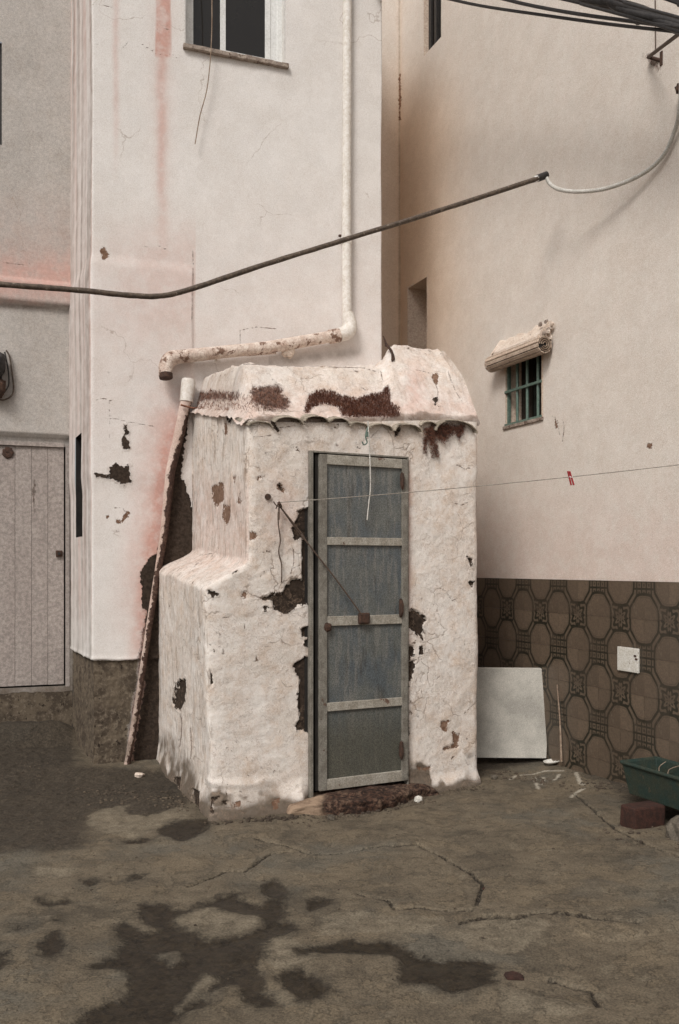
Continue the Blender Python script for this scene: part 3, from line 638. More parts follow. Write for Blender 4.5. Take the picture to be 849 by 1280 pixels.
# ================================================================== RIGHT HOUSE
right = put('cream_house', 'tall cream rendered house wall on the right with a dado of brown patterned tiles', 'house', (2.0, 6.4, 0))
rF = PR.P(-5.5, 0); rB = PR.P(3.235, 0); bk = np.array((rB.x, rB.y)) + 1.6 * np.array((-.942, -.336))
Lr = 5.5
S_ = lambda k: 5.5 + k
g0 = PR.hit(677)[0]; g1 = PR.hit(632)[0]; gzb = PR.hit(655, 528)[1]; gzt = gzb + .60
n0 = PR.hit(533.5)[0]; n1 = PR.hit(510)[0]; nzt = PR.hit(533.5, 346)[1]; nzb = 2.7
w0 = PR.hit(552)[0]; w1 = PR.hit(530)[0]; wzb = PR.hit(552, 46)[1]; wzt = wzb + 1.0
T = np.unique(np.concatenate([lin(0, S_(-1), .25), lin(S_(-1), S_(3.2), .011, [S_(q) for q in (g0, g1, n0, n1, w0, w1)]), lin(S_(3.2), S_(3.27), .006), lin(S_(3.27), S_(3.235) + 1.6, .03)]))
Zs = np.unique(np.concatenate([lin(-.1, 1.3, .12), lin(1.3, 7.4, .014, (gzb, gzt, nzt, nzb, wzb)), [wzt, 8.6]]))
X2, N2, LL = path_pos(T, [(rF.x, rF.y), (rB.x, rB.y), bk], .02); N2 = -N2
N2 = np.where((np.sum(N2 * PR.n, 1) < -.2)[:, None], -N2, N2)
TT, ZZ = np.meshgrid(T, Zs); t = TT.ravel(); zz = ZZ.ravel(); ii = np.tile(np.arange(len(T)), len(Zs)); s_ = t - 5.5
off = fbm(t, zz, .9, 2, 41) * .010 + fbm(t, zz, 12, 3, 42) * .0012
P = np.stack([X2[ii, 0] + N2[ii, 0] * off, X2[ii, 1] + N2[ii, 1] * off, zz], 1)
zr = lambda p: Z(570, 370, 3.043, p)
A, u, v = sheet_attrs(P, [], [zr([(725,560),(745,560),(740,580),(728,575)]), [(499,92),(501,92),(501,150),(499,150)], zr([(375,460),(385,470),(390,500),(380,500)])], [[(805,70),(812,66),(822,78),(825,92),(812,84)]], [zr([(405,470),(412,500),(405,555)]), zr([(365,455),(388,490),(395,530)])])
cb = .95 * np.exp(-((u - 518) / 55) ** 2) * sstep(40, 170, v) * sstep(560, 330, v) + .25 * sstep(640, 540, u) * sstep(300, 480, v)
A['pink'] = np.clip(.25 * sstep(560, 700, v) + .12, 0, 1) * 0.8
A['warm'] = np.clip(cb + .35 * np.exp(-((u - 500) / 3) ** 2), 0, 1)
A['grime_and_shade'] = np.clip(.5 * np.exp(-((s_ - 3.235) / .03) ** 2) + (s_ > 3.235) * .10 + .5 * ((u > 606) & (u < 690)) * np.exp(-((v - 450 + (u - 640) * .4) / 16) ** 2) * 0.6 + .30 * np.exp(-(((u - 700) / 22) ** 2 + ((v - 530) / 22) ** 2)) + .14 * sstep(1.75, 1.46, zz), 0, 1)  # dirt marks; damp dirt and leftover painted shade just above the tiles
tm = (T[:-1] + T[1:]) / 2 - 5.5; zm = (Zs[:-1] + Zs[1:]) / 2
def hl_(a, b, c, d): return ((tm > a) & (tm < b))[None] & ((zm > c) & (zm < d))[:, None]
holes = hl_(g0, g1, gzb, gzt) | hl_(n0, n1, nzb, nzt) | hl_(w0, w1, wzb, wzt)
M_r = M_right
# warm tint multiplied in, strongest near the alley corner
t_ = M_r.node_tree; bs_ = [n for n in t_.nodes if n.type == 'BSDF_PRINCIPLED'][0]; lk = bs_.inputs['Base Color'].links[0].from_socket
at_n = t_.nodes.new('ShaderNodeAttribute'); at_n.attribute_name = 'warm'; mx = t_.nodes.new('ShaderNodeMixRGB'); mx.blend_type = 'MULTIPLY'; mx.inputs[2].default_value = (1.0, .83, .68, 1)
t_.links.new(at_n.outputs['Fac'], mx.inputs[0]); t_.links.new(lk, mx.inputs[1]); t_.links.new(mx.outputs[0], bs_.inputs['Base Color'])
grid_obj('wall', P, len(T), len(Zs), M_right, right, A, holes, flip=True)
def recess(plane, a, b, c, d, dep, name, parent, mat, back, rounded=False):
    m = MB()
    m.box(plane.P(a - .01, (c + d) / 2, -dep / 2), (.02, dep, d - c + .04), plane.ax()); m.box(plane.P(b + .01, (c + d) / 2, -dep / 2), (.02, dep, d - c + .04), plane.ax())
    m.box(plane.P((a + b) / 2, c - .01, -dep / 2 - .001), (b - a, dep, .02), plane.ax()); m.box(plane.P((a + b) / 2, d + .01, -dep / 2 - .001), (b - a, dep, .02), plane.ax())
    o = m.build(name, mat, parent)
    MB().box(plane.P((a + b) / 2, (c + d) / 2, -dep - .01), (b - a + .04, .02, d - c + .04), plane.ax()).build('back', back, o); return o
M_rev = simple('reveal_render', (.64, .51, .415), (.58, .46, .37), 9, .9, bd=.004)
recess(PR, n0, n1, nzb, nzt, .28, 'niche', right, M_rev, M_rev)
wr = recess(PR, w0, w1, wzb, wzt, .10, 'window', right, M_rev, M_glass)
wm = MB()
for k in (w0 + .03, (w0 + w1) / 2 + .03, w1 - .035): wm.box(PR.P(k, (wzb + wzt) / 2, -.06), (.045, .03, wzt - wzb), PR.ax())
wm.build('frame', M_black, wr, .003)
# barred window with its roller shutter
gw = recess(PR, g0, g1, gzb, gzt, .16, 'window', right, M_rev, M_glass); gw['label'] = 'small window behind green iron bars'
gr = MB(); gm_ = PR.ax()
for q in (.13, .42, .70): 
    k = g0 + (g1 - g0) * q; gr.tube([PR.P(k, gzb, -.015), PR.P(k, gzt, -.015)], .0125, 8)
bars = gr.v
for q in (.13, .42, .70):
    k = g0 + (g1 - g0) * q; MB().tube([PR.P(k, gzb, -.015), PR.P(k, gzt, -.015)], .0125, 8).build('bar', M_green, gw)
for z_ in (gzb + .012, gzb + .29): MB().box(PR.P((g0 + g1) / 2, z_, .002), (g1 - g0 + .01, .014, .022), PR.ax()).build('cross_bar', M_green, gw, .002)
for k in (g0 + .008, g1 - .008): MB().box(PR.P(k, (gzb + gzt) / 2, -.03), (.014, .03, gzt - gzb), PR.ax()).build('side_bar', M_green, gw, .002)
MB().box(PR.P((g0 + g1) / 2, gzb - .008, -.05), (g1 - g0 + .05, .13, .028), PR.ax()).build('sill', M_sill, gw, .004)
h0 = PR.hit(679, 420, .10)[0]; h1 = PR.hit(612, 440, .10)[0]; hz = PR.hit(645, 443, .1)[1]
sh = put('rolled_shutter', 'rolled cream slatted blind under a crumbling plaster hood above the green barred window', 'blind', PR.P((h0 + h1) / 2, hz, 0))
ns = 11
for i in range(ns):
    an = 2 * math.pi * i / ns + .15; c_, s2 = math.cos(an), math.sin(an); R0 = .062
    a_, n_, up_ = PR.ax(); ax2 = (a_, (n_ * s2 + up_ * c_), (n_ * c_ - up_ * s2))
    MB().box(PR.P((h0 + h1) / 2, hz, .085) + (n_ * c_ - up_ * s2) * R0, (h1 - h0, 2 * math.pi * R0 / ns - .006, .010), ax2).build('slat', M_shutter, sh, .002)
for i, rr in enumerate((.050, .034, .018)):
    pts = [PR.P(h0 - .001 - .001 * i, hz + rr * math.sin(q), .085 + rr * math.cos(q)) for q in np.linspace(0, 5.6, 14)]
    MB().tube(pts, .005, 6).build('inner_coil', M_wood, sh)
MB().tube([PR.P(h0 + .004, hz, .085), PR.P(h1 - .004, hz, .085)], .052, 12).build('core', M_dark, sh)
# plaster hood: sloping slab
hb = MB(); nn = 16; top = []; 
for i in range(nn + 1):
    k = h0 + .03 + (h1 - h0 - .09) * i / nn; z0 = hz + .05; zt2 = hz + .185 + .012 * math.sin(i * 2.1) - (.03 if i in (7,) else 0) + random.uniform(-.008, .008)
    for (o_, z_) in ((.0, zt2), (.03, zt2 - .004), (.125, z0 + .02 + random.uniform(-.004, .004)), (.125, z0), (.0, z0 - .01)): top.append(PR.P(k, z_, o_))
fs = [(i * 5 + j, i * 5 + (j + 1) % 5, (i + 1) * 5 + (j + 1) % 5, (i + 1) * 5 + j) for i in range(nn) for j in range(5)] + [(0, 1, 2, 3, 4), tuple(nn * 5 + j for j in (4, 3, 2, 1, 0))]
hb.add(top, fs); M_hood = simple('hood_plaster', (.66, .56, .48), (.56, .45, .37), 16, .9, bd=.01, spots=.62, spotcol=(.10, .06, .04)); hb.build('hood', M_hood, sh, .004)
for i in range(10):
    MB().lump(PR.P(h0 + .01 + random.uniform(-.03, .05), hz + .11 + random.uniform(-.10, .09), .05 + random.uniform(-.03, .05)), (.05, .02, .035), i, 6, PR.ax()).build('broken_mortar', (M_hood, M_sill)[i % 2], sh)
# tiles of the dado
zA = 1.195; sA0 = -.351; P_, Q_ = .457, .511; tw, th_ = P_ / 2, Q_ / 2
def tile_mesh(i, j):
    m = MB(); m.box((0, 0, 0), (tw - .0014, .010, th_ - .0014)); me = m.build('tile', M_dado, None, mesh_only=True)
    uv = me.uv_layers.new(name='UVMap')
    for lp in me.loops:
        cv = me.vertices[lp.vertex_index].co; uv.data[lp.index].uv = ((cv.x + tw / 2) / P_ + i * .5, (cv.z + th_ / 2) / Q_ + j * .5)
    return me
TM = {(i, j): tile_mesh(i, j) for i in (0, 1) for j in (0, 1)}
dz = MB().box(PR.P(0, .66, .006), (6, .012, 1.56), PR.ax()).build('dado', M_grout, right)
a_, n_, up_ = PR.ax(); wl = wloc(dz)
for i in range(-9, 13):
    for j in range(-6, 0):
        jj = j + 1
        k = sA0 + (i + .5) * tw; z_ = zA + (j + 1.5) * th_ - .0
        o = bpy.data.objects.new('tile', TM[(i % 2, (jj) % 2)]); C.objects.link(o); o.parent = dz
        c = PR.P(k, z_, .018 + random.uniform(-.0012, .0012)); M4 = Matrix.Identity(4)
        for r_ in range(3): M4[r_][0] = a_[r_]; M4[r_][1] = n_[r_]; M4[r_][2] = up_[r_]
        M4 = M4 @ Matrix.Rotation(random.uniform(-.004, .004), 4, 'X') @ Matrix.Rotation(random.uniform(-.004, .004), 4, 'Z'); M4.translation = c - wl; o.matrix_local = M4
pk = PR.px(785.5, 824.5, .03); po = put('switch_plate', 'blank square white plate stuck on the brown patterned tiles', 'plate', pk)
MB().box(PR.px(785.5, 824.5, .033), (.205, .016, .165), PR.ax()).build('plate', M_white, po, .004)
for (u_, v_) in ((794, 820), (795.5, 824)): MB().box(PR.px(u_, v_, .042), (.022, .006, .012), PR.ax()).build('screw_mark', M_rust, po)

# ================================================================== SHED
shed = put('shed', 'small lean-to shed with peeling whitewash, scalloped tile eave and blue-grey door', 'shed', (.1, 6.2, 0))
La = np.hypot(*(sC - sA)); Lf = np.hypot(*(sD - sC)); s0 = .234
dl = PF.hit(385.5)[0]; dr = PF.hit(508.5)[0]; dzb, dzt = .055, 2.295
T = np.unique(np.concatenate([lin(-.06, La - .07, .011), lin(La - .07, La + .07, .006), lin(La + .07, La + Lf - .06, .0075, (La + dl - s0, La + dr - s0)), lin(La + Lf - .06, La + Lf + .06, .006), lin(La + Lf + .06, La + Lf + 1.5, .03)]))
Zs = lin(-.1, 3.4, .0085, (dzb, dzt))
back = (sA - sC) / La
X2, N2, LL = path_pos(T + .06, [sA + back * .06, sC, sD, sE], .06)
TT, ZZ = np.meshgrid(T, Zs); t = TT.ravel(); zz = ZZ.ravel().copy(); ii = np.tile(np.arange(len(T)), len(Zs))
sf = t - La + s0                                        # coordinate along the front plane
side = t < La; bq = np.clip((La - t) / La, 0, 1)
def eave(s): return 2.475 + .115 * sstep(.3, 2.0, s) + .0 * s
def rprof(b): return np.interp(b, [0, .1, .2, .46, 1.12, 1.6], [2.6, 2.77, 2.95, 3.20, 3.30, 3.33])
ztop = np.where(side, eave(.25) + (2.80 - eave(.25)) * bq, np.where(sf <= 1.99, eave(sf), rprof(np.clip(sf - 1.99, 0, 2)))) - .012
clampm = zz > ztop; zz = np.minimum(zz, ztop)
e = (.245 + .03 * zz / 1.4) * (1 - sstep(0, 1, (zz - 1.40 - .10 * bq + .025 * fbm(t, zz, 4, 2, 50)) / (.20)))
sh_ = np.where(side, 1.0, np.clip(1 - (sf - s0) / .34, 0, 1)) * e
off = fbm(t, zz, 1.6, 3, 51) * .020 + fbm(t, zz, 6.5, 3, 52) * .005 + fbm(t, zz, 30, 3, 53) * .003
off += .07 * sstep(.22, -.02, zz + .05 * fbm(t, zz, 3, 2, 54)) * (sf < dl) * np.where(side, .45, 1.0) + .035 * sstep(.12, -.02, zz) * (sf > dr)
off += .013 * np.exp(-((zz - .21 - .02 * np.sin(sf * 9) - .03 * fbm(t, zz, 7, 3, 57)) / .028) ** 2) * sstep(.10, .2, sf) * sstep(.56, .42, sf)
off -= .025 * sstep(.12, .02, abs(zz - 1.33)) * side * 0
nearcut = np.clip(np.minimum(abs(sf - dl), abs(sf - dr)) / .06, 0, 1); indoor = (sf > dl - .06) & (sf < dr + .06) & (zz < dzt + .06)
off = np.where(indoor, off * nearcut, off)
fd = PF.d
P0_ = np.stack([X2[ii, 0] + N2[ii, 0] * off - fd[0] * sh_, X2[ii, 1] + N2[ii, 1] * off - fd[1] * sh_, zz], 1)
r7 = lambda p: Z(330, 590, 4.468, p); r2 = lambda p: Z(370, 540, 2.56, p); r3 = lambda p: Z(200, 680, 6.064, p); r4 = lambda p: Z(190, 860, 4.043, p); r5 = lambda p: Z(180, 390, 3.396, p); re = lambda p: Z(440, 440, 4.994, p); rf = lambda p: Z(300, 440, 5.66, p)
f_bare = [r7([(185,215),(260,203),(260,360),(225,370),(215,350),(175,380),(155,310),(180,270),(190,240)]), r7([(215,370),(262,372),(262,730),(240,735),(150,765),(110,797),(60,770),(48,700),(0,720),(0,700),(60,682),(100,680),(120,640),(160,592),(215,600),(213,500)]), r7([(210,880),(230,865),(262,865),(262,930),(243,925),(215,915)]), r7([(228,940),(262,930),(262,1000),(235,975)]),
          r2([(0,740),(30,720),(52,715),(52,965),(10,955),(0,940),(15,920),(8,850),(12,790),(0,770),(-8,750)]), r7([(75,70),(95,60),(115,95),(100,110)]),
          r2([(350,572),(385,570),(422,600),(405,620),(408,665),(395,655),(375,630),(350,615)]), r2([(350,685),(380,685),(378,720),(350,725)]), r2([(350,735),(384,728),(370,800),(350,840)]), r2([(398,690),(405,690),(405,712),(398,712)]), r2([(340,870),(360,885),(360,1100),(340,1100)]),
          r3([(520,160),(590,125),(585,165),(560,240),(545,190)]), r3([(315,300),(335,290),(335,325),(430,380),(400,395),(350,360),(320,340)]), r3([(775,400),(849,390),(900,385),(849,410),(780,438)]), r3([(790,475),(820,480),(805,505)]),
          r3([(355,960),(380,950),(400,1060),(375,1100),(325,1070),(330,1000)]), r4([(215,135),(270,145),(295,190),(290,225),(270,300),(255,270),(245,200),(220,170)]), r4([(275,570),(310,556),(300,600),(320,640),(285,630)]), r4([(320,545),(345,545),(345,560),(322,562)]), r4([(355,572),(382,572),(382,588),(355,590)]),
          rf([(270,560),(210,490),(225,400),(250,400),(250,500)]), re([(262,480),(300,480),(300,520),(270,530)]), rf([(715,430),(760,400),(800,400),(835,445),(725,455)]), r2([(548,400),(568,405),(560,430)]), r2([(553,480),(568,480),(565,500)])]
f_tan = [r5([(428,770),(440,770),(438,835),(425,835)]), r5([(430,890),(440,935),(480,940),(483,960),(455,965),(430,1000),(405,985),(410,940)]), r3([(620,370),(650,355),(665,385),(660,415),(625,405)]), r4([(600,560),(650,550),(640,610),(610,620)]), r4([(410,580),(450,575),(450,600),(420,605)]), r2([(465,925),(490,920),(480,960),(462,945)]), r2([(500,960),(525,970),(520,1010),(470,1025),(470,1010),(505,1000)]), r2([(385,1070),(435,1070),(430,1085),(390,1085)]), rf([(105,895),(150,870),(165,885),(130,905)]), r5([(560,730),(590,730),(600,765),(575,760)])]
f_rust = [re([(530,440),(600,450),(715,445),(700,500),(670,550),(640,510),(610,530),(580,570),(530,540),(545,650),(500,660),(500,600),(470,560),(465,640),(440,640),(445,480)]), r2([(340,115),(357,130),(357,185),(340,190)])]
f_crack = [re([(620,715),(660,705),(700,730),(740,725)]), r2([(460,500),(480,510),(500,540),(520,530)]), r2([(540,900),(560,880),(580,860)]), r2([(500,225),(530,235),(550,225)]), rf([(30,700),(45,600),(60,520),(110,480),(160,468),(210,500),(250,540),(370,525)]), rf([(60,600),(150,600),(220,590)]), r3([(480,560),(545,552)]), r3([(640,640),(645,580),(665,565)]), r7([(150,570),(170,500),(165,430)]), re([(440,480),(425,430)]), re([(330,240),(400,245)]), r7([(0,705),(-60,700)]), r7([(160,540),(200,520)])]
s_bare = [r3([(150,1030),(195,1025),(195,1130),(170,1213),(110,1213),(130,1130),(125,1060)]), r4([(115,0),(170,0),(165,60),(140,120),(105,90)]), r4([(110,455),(145,450),(140,510),(110,490)]), r4([(200,510),(235,520),(240,620),(205,610)]), r5([(350,405),(362,405),(380,420),(365,470),(352,455)]), r5([(250,410),(265,410),(258,440)])]
s_tan = [r5([(290,740),(335,725),(340,790),(310,830),(290,790)]), r5([(340,820),(368,820),(365,880),(350,905),(335,870)]), r5([(335,470),(352,465),(355,520),(345,520)]), r5([(190,570),(210,572),(205,585),(190,582)]), r5([(375,700),(390,695),(385,720)]), r5([(403,755),(408,755),(408,815),(403,812)])]
s_rust = [r5([(350,355),(385,355),(390,420),(365,440),(350,420)])]
s_crack = [r5([(313,420),(314,480),(313,540)]), r5([(208,690),(207,780),(205,850)]), r3([(250,180),(290,140),(330,150)]), r3([(300,85),(350,80),(390,72)]), r4([(195,200),(200,300),(195,360)]), r4([(150,150),(150,230),(140,300)])]
Af, u, v = sheet_attrs(P0_, f_bare, f_tan, f_rust, f_crack); As, _, _ = sheet_attrs(P0_, s_bare, s_tan, s_rust, s_crack)
A = {k: np.where(side, As[k], Af[k]) for k in Af}
rn = fbm(t, zz, 12, 3, 60) * .02
dig = .014 * sstep(.003, -.003, A['bare'] + rn * .4) + .005 * sstep(.003, -.003, A['tan'] + rn * .4)
P = P0_.copy(); P[:, 0] -= N2[ii, 0] * dig; P[:, 1] -= N2[ii, 1] * dig
A['streak'] = np.where(side, 1.0, .10)
A['pink'] = np.clip(np.where(side, .26 * sstep(560, 640, v) * sstep(745, 690, v) + .12, .14) + .5 * np.exp(-((u - 509) / 5) ** 2) * sstep(570, 590, v) * sstep(900, 700, v) + .25 * np.exp(-(((u - 350) / 22) ** 2 + ((v - 640) / 40) ** 2)), 0, 1)
A['grime_and_shade'] = np.clip(.85 * sstep(.50, -.05, zz) * (.55 + 1.3 * fbm(t, zz, 5, 4, 61)) + .30 * sstep(.1, .6, fbm(t, zz, 3.1, 5, 62)) * sstep(1.9, 1.2, zz) + np.where(side, .38 * sstep(1.1, 0, zz) * (.6 + 1.6 * fbm(t, zz, 4, 4, 63)), 0) + np.where(side, .35, 1.1) * sstep(.34, .05, zz) * sstep(-.05, .35, fbm(t, zz, 8, 4, 64)) + .4 * sstep(.05, -.02, zz - .02) + .30 * sstep(ztop - .05, ztop, zz) + np.where(indoor, .4 * (1 - nearcut), 0) + .35 * sstep(.1, .0, zz), 0, 1)  # soiled foot; also darker just under the eave and along the door edges
tm = (T[:-1] + T[1:]) / 2 - La + s0; zm = (Zs[:-1] + Zs[1:]) / 2
holes = ((tm > dl) & (tm < dr))[None] & ((zm > dzb) & (zm < dzt))[:, None]
cg = clampm.reshape(len(Zs), len(T)); holes |= cg[:-1, :-1] & cg[:-1, 1:]
grid_obj('wall', P, len(T), len(Zs), M_shed, shed, A, holes)
# roof: plastered slope over the tiles, rising to the house
nu, nb = 230, 150
U, B = np.meshgrid(np.linspace(0, 1, nu), np.linspace(0, 1, nb)); U = U.ravel(); B = B.ravel(); dep = 1.6 * B
q0 = sC[None] * (1 - U)[:, None] + sD[None] * U[:, None]; q1 = sA[None] * (1 - U)[:, None] + sE[None] * U[:, None]
Q = q0 * (1 - B)[:, None] + q1 * B[:, None]; s_ = s0 + U * 1.756
zmid = np.interp(dep, [0, .05, .2, .33, .40, .5, 1.6], [0, .05, .22, .40, .435, .44, .58]) + eave(s_)
zmid += .03 * sstep(.3, .1, U) * 0
zh = np.interp(dep, [0, .1, .2, .46, 1.12, 1.6], [0, .15, .33, .60, .66, .68]) + eave(s_)
U0 = np.interp(dep, [0, .4, 1.6], [.555, .655, .96]); hm = sstep(-.02, .06, U - U0 + .02 * fbm(U, dep, 6, 3, 70)); zR = zmid * (1 - hm) + zh * hm
rim = eave(.25) + (2.80 - eave(.25)) * B
zR = rim + (zR - rim) * sstep(0, .06, U + .02 * fbm(U, dep, 5, 3, 71))
edge_r = sstep(1.0, .955, U); zR = zR - .10 * (1 - edge_r) * sstep(.12, .4, dep)
zR += fbm(Q[:, 0], Q[:, 1], 5, 4, 72) * .030 + fbm(Q[:, 0], Q[:, 1], 22, 3, 73) * .012
# lip round the edge
outn = np.zeros((len(U), 2)); 
ov = .035
Q = Q - np.outer((B < .001) * ov, -PF.n * -1) ; 
Q = Q + np.outer((U < .001) * -.025, PF.d) + np.outer((U > .999) * .012, PF.d)
zR = np.where((B < .001) | (U < .001) | (U > .999), zR - .035, zR)
P = np.stack([Q[:, 0], Q[:, 1], zR], 1)
t_moss = [rf([(450,430),(480,320),(560,270),(640,270),(720,310),(849,330),(849,470),(720,455),(700,400),(600,370),(520,390),(480,440)]), re([(-20,300),(0,300),(130,260),(190,250),(220,210),(240,240),(240,310),(300,350),(300,410),(0,410),(-20,410)])]
t_soft = [rf([(60,350),(75,250),(180,250),(280,240),(340,330),(360,400),(250,420),(150,390)]), [(245,490),(275,488),(300,492),(300,500),(250,502)]]
A, u, v = sheet_attrs(P, [re([(510,290),(530,290),(525,345),(515,345)]), re([(535,340),(550,340),(545,360)])], [re([(490,120),(540,110),(560,150),(545,200),(520,230),(500,200),(480,160)])], t_moss + t_soft, [[(240,456),(300,455),(340,456),(380,457),(420,459),(455,460),(475,466)], re([(180,120),(190,170),(205,200)]), re([(600,120),(620,180),(650,250),(690,310)]), re([(500,130),(520,200),(540,250),(530,290)]), re([(480,130),(400,110)])])
A['tan'] = A['tan'] + .018
A['pink'] = np.clip(.18 + .35 * np.exp(-(((u - 520) / 14) ** 2 + ((v - 480) / 30) ** 2)) + .25 * sstep(470, 520, v), 0, 1)
A['grime_and_shade'] = np.clip(.14 + .3 * sstep(.38, .45, dep) * sstep(.56, .5, U) + .45 * (B < .02), 0, 1)
A['streak'] = np.full(len(U), .3)
grid_obj('roof', P, nu, nb, M_shed, shed, A)
roofP = P.copy(); roofu, roofv = u, v
# eave tiles
def eave_tile(s, wd, zt, proud, ln=.34, tilt=0, mat=M_tile):
    m = MB(); n = 14; vs = []
    a_, n_, up_ = PF.ax()
    for j in range(5):
        f_ = j / 4; oo = proud - ln * f_; r1 = wd / 2 * (1 - .12 * f_); 
        for side_ in (0, 1):
            for i in range(n + 1):
                an = math.pi * i / n; r = r1 - side_ * .013
                hgt = math.sin(an) * r * (.44 + .05 * math.sin(s * 37)) + random.uniform(-.002, .002)
                vs.append(PF.P(s + math.cos(an) * r, zt - wd * .30 + hgt + f_ * .10 + tilt * math.cos(an), oo))
    w_ = n + 1; row = 2 * w_
    fs = []
    for j in range(4):
        for i in range(n):
            a = j * row + i; fs.append((a, a + 1, a + 1 + row, a + row)); b = a + w_; fs.append((b + 1, b, b + row, b + 1 + row))
        a = j * row; fs.append((a, a + row, a + w_ + row, a + w_)); a = j * row + n; fs.append((a + row, a, a + w_, a + w_ + row))
    for i in range(n): fs.append((i + 1, i, i + w_, i + 1 + w_))
    m.add(vs, fs, False); return m.build('roof_tile', mat, shed, .003)
tl = [(311, 342, 523, .026), (344, 381, 517, .050), (381, 413, 517, .046), (413, 438, 520, .040), (438, 462, 525, .036), (462, 493, 526, .048), (494, 529, 527, .056), (527, 548, 525, .036), (546, 597, 521, .046)]
for (a, b, vv, pr) in tl:
    ka = PF.hit(a, 520, pr)[0]; kb = PF.hit(b, 520, pr)[0]; zt = PF.hit((a + b) / 2, vv, pr)[1]
    eave_tile((ka + kb) / 2, (kb - ka) * 1.04, zt, pr)
k_, z_ = PF.hit(436, 512, -.12); 
ot = MB(); vs = []
for oo in (-.09, -.30):
    for r in (.062, .050):
        for i in range(11):
            an = math.pi * i / 10; vs.append(PF.P(k_ + math.cos(an) * r, PF.hit(436, 523, -.09)[1] + math.sin(an) * r * .95 + (.09 if oo < -.2 else 0), oo))
ot.add(vs, [(i + 1, i, 11 + i, 12 + i) for i in range(10)] + [(i, i + 1, 23 + i, 22 + i) for i in range(10)] + [(12 + i, 11 + i, 33 + i, 34 + i) for i in range(10)]); ot.build('roof_tile', M_tile, shed)
MB().box(PF.P(k_, PF.hit(436, 517, -.13)[1], -.14), (.1, .02, .07), PF.ax()).build('tile_hollow', M_dark, shed)
# dry moss on the roof
mm = MB(); rng = np.random.RandomState(3)
nM = multi_sdf(roofu, roofv, t_moss, 20); cand = np.where(nM < -.5)[0]
for k in rng.choice(cand, min(5200, len(cand) * 6)):
    b = Vector(roofP[k]) + Vector(rng.uniform(-.006, .006, 3)); h = rng.uniform(.006, .024); d = Vector((rng.uniform(-.5, .5) , -.45 + rng.uniform(-.4, .3), 1)).normalized() * h; s1 = Vector((rng.uniform(-1, 1), rng.uniform(-.3, .3), 0)).normalized() * .0022
    mm.add([b - s1, b + s1, b + d], [(0, 1, 2)])
o = mm.build('dry_moss', M_moss, None); tag(o, 'dark red-brown dried moss growing along the eave of the shed roof', 'moss', kind='stuff')
mm = MB()
nM = np.minimum(multi_sdf(roofu, roofv, t_soft, 20), multi_sdf(roofu, roofv, [[(240,494),(300,492),(345,500),(345,515),(240,512)]], 20)); cand = np.where((nM < 0))[0]
for k in rng.choice(cand, 1500):
    b = Vector(roofP[k]); h = rng.uniform(.008, .038); d = Vector((rng.uniform(-.5, .5), -.5, rng.uniform(-.9, 1))).normalized() * h; s1 = Vector((1, .3, 0)) * .0016
    mm.add([b - s1, b + s1, b + d], [(0, 1, 2)])
o = mm.build('dry_straw', M_straw, None); tag(o, 'pale dry straw and roots hanging over the left rim of the shed roof', 'straw', kind='stuff')
mm = MB(); rpoly = re([(500,450),(715,445),(700,500),(670,550),(640,510),(610,530),(580,570),(530,540),(545,650),(500,650),(470,560),(465,640),(445,600),(445,480)])
for _ in range(9000):
    u_ = rng.uniform(527, 585); v_ = rng.uniform(526, 572)
    if poly_sdf(np.array([u_]), np.array([v_]), rpoly)[0] > 0: continue
    if rng.uniform() > .28: continue
    b = PF.px(u_, v_, .012); h = rng.uniform(.01, .032); d = Vector((rng.uniform(-.6, .6), -.5, rng.uniform(-1, .3))).normalized() * h; s1 = Vector((1, .3, rng.uniform(-.5, .5))).normalized() * .0022
    mm.add([b - s1, b + s1, b + d], [(0, 1, 2)])
o = mm.build('hanging_moss', M_moss, None); tag(o, 'rust-brown dried moss hanging below the right end of the tile eave', 'moss', kind='stuff')
# dried plant in the corner of the big house
dp = put('dead_plant', 'withered brown plant stuck at the foot of the white house corner above the shed', 'plant', at(488, 460, 6.3))
for i in range(5):
    MB().tube([at(479 + i * .6, 420 + i * 3, 6.40), at(484 + i, 432 + i, 6.38), at(490 + i * .7, 440 + i * 2, 6.34), at(489 + i * .8 - 2 * (i % 2), 458 - i * 2, 6.30)], [.004, .009, .007, .003], 6, 5, wob=.2).build('stem', M_rust, dp)

# door of the shed
sd_ = MB(); kl = PF.hit(397)[0]; kr = PF.hit(507)[0]; zb, zt = .10, 2.275; O1 = .035
dep_ = .02
doorR = put('door', None, None, PF.P(kr, 0, 0)); doorR['label'] = 'narrow blue-grey paned metal door'; adopt(doorR, shed)
dv = MB()   # dark opening and jambs
dv.box(PF.P((dl + dr) / 2, (dzb + dzt) / 2, -.20), (dr - dl + .1, .02, dzt - dzb + .1), PF.ax())
for k in (dl - .01, dr + .01): dv.box(PF.P(k, (dzb + dzt) / 2, -.105), (.02, .19, dzt - dzb + .02), PF.ax())
dv.box(PF.P((dl + dr) / 2, dzt + .01, -.105), (dr - dl, .19, .02), PF.ax()); dv.box(PF.P((dl + dr) / 2, dzb - .01, -.105), (dr - dl, .19, .02), PF.ax())
dv.build('door_opening', M_dark, shed)
jf = MB(); jf.box(PF.P(dl + .012, (dzb + dzt) / 2, .004), (.022, .05, dzt - dzb - .01), PF.ax()); jf.box(PF.P(dr - .003, (dzb + dzt) / 2, .000), (.010, .05, dzt - dzb - .01), PF.ax()); jf.box(PF.P((dl + dr) / 2, dzt - .006, .0), (dr - dl, .05, .012), PF.ax())
jf.build('door_frame', M_doorframe, shed, .002)
MB().box(PF.P(kl - .012, (zb + zt) / 2, -.005), (.018, .03, zt - zb), PF.ax()).build('door_gap', M_dark, shed)
W_ = kr - kl
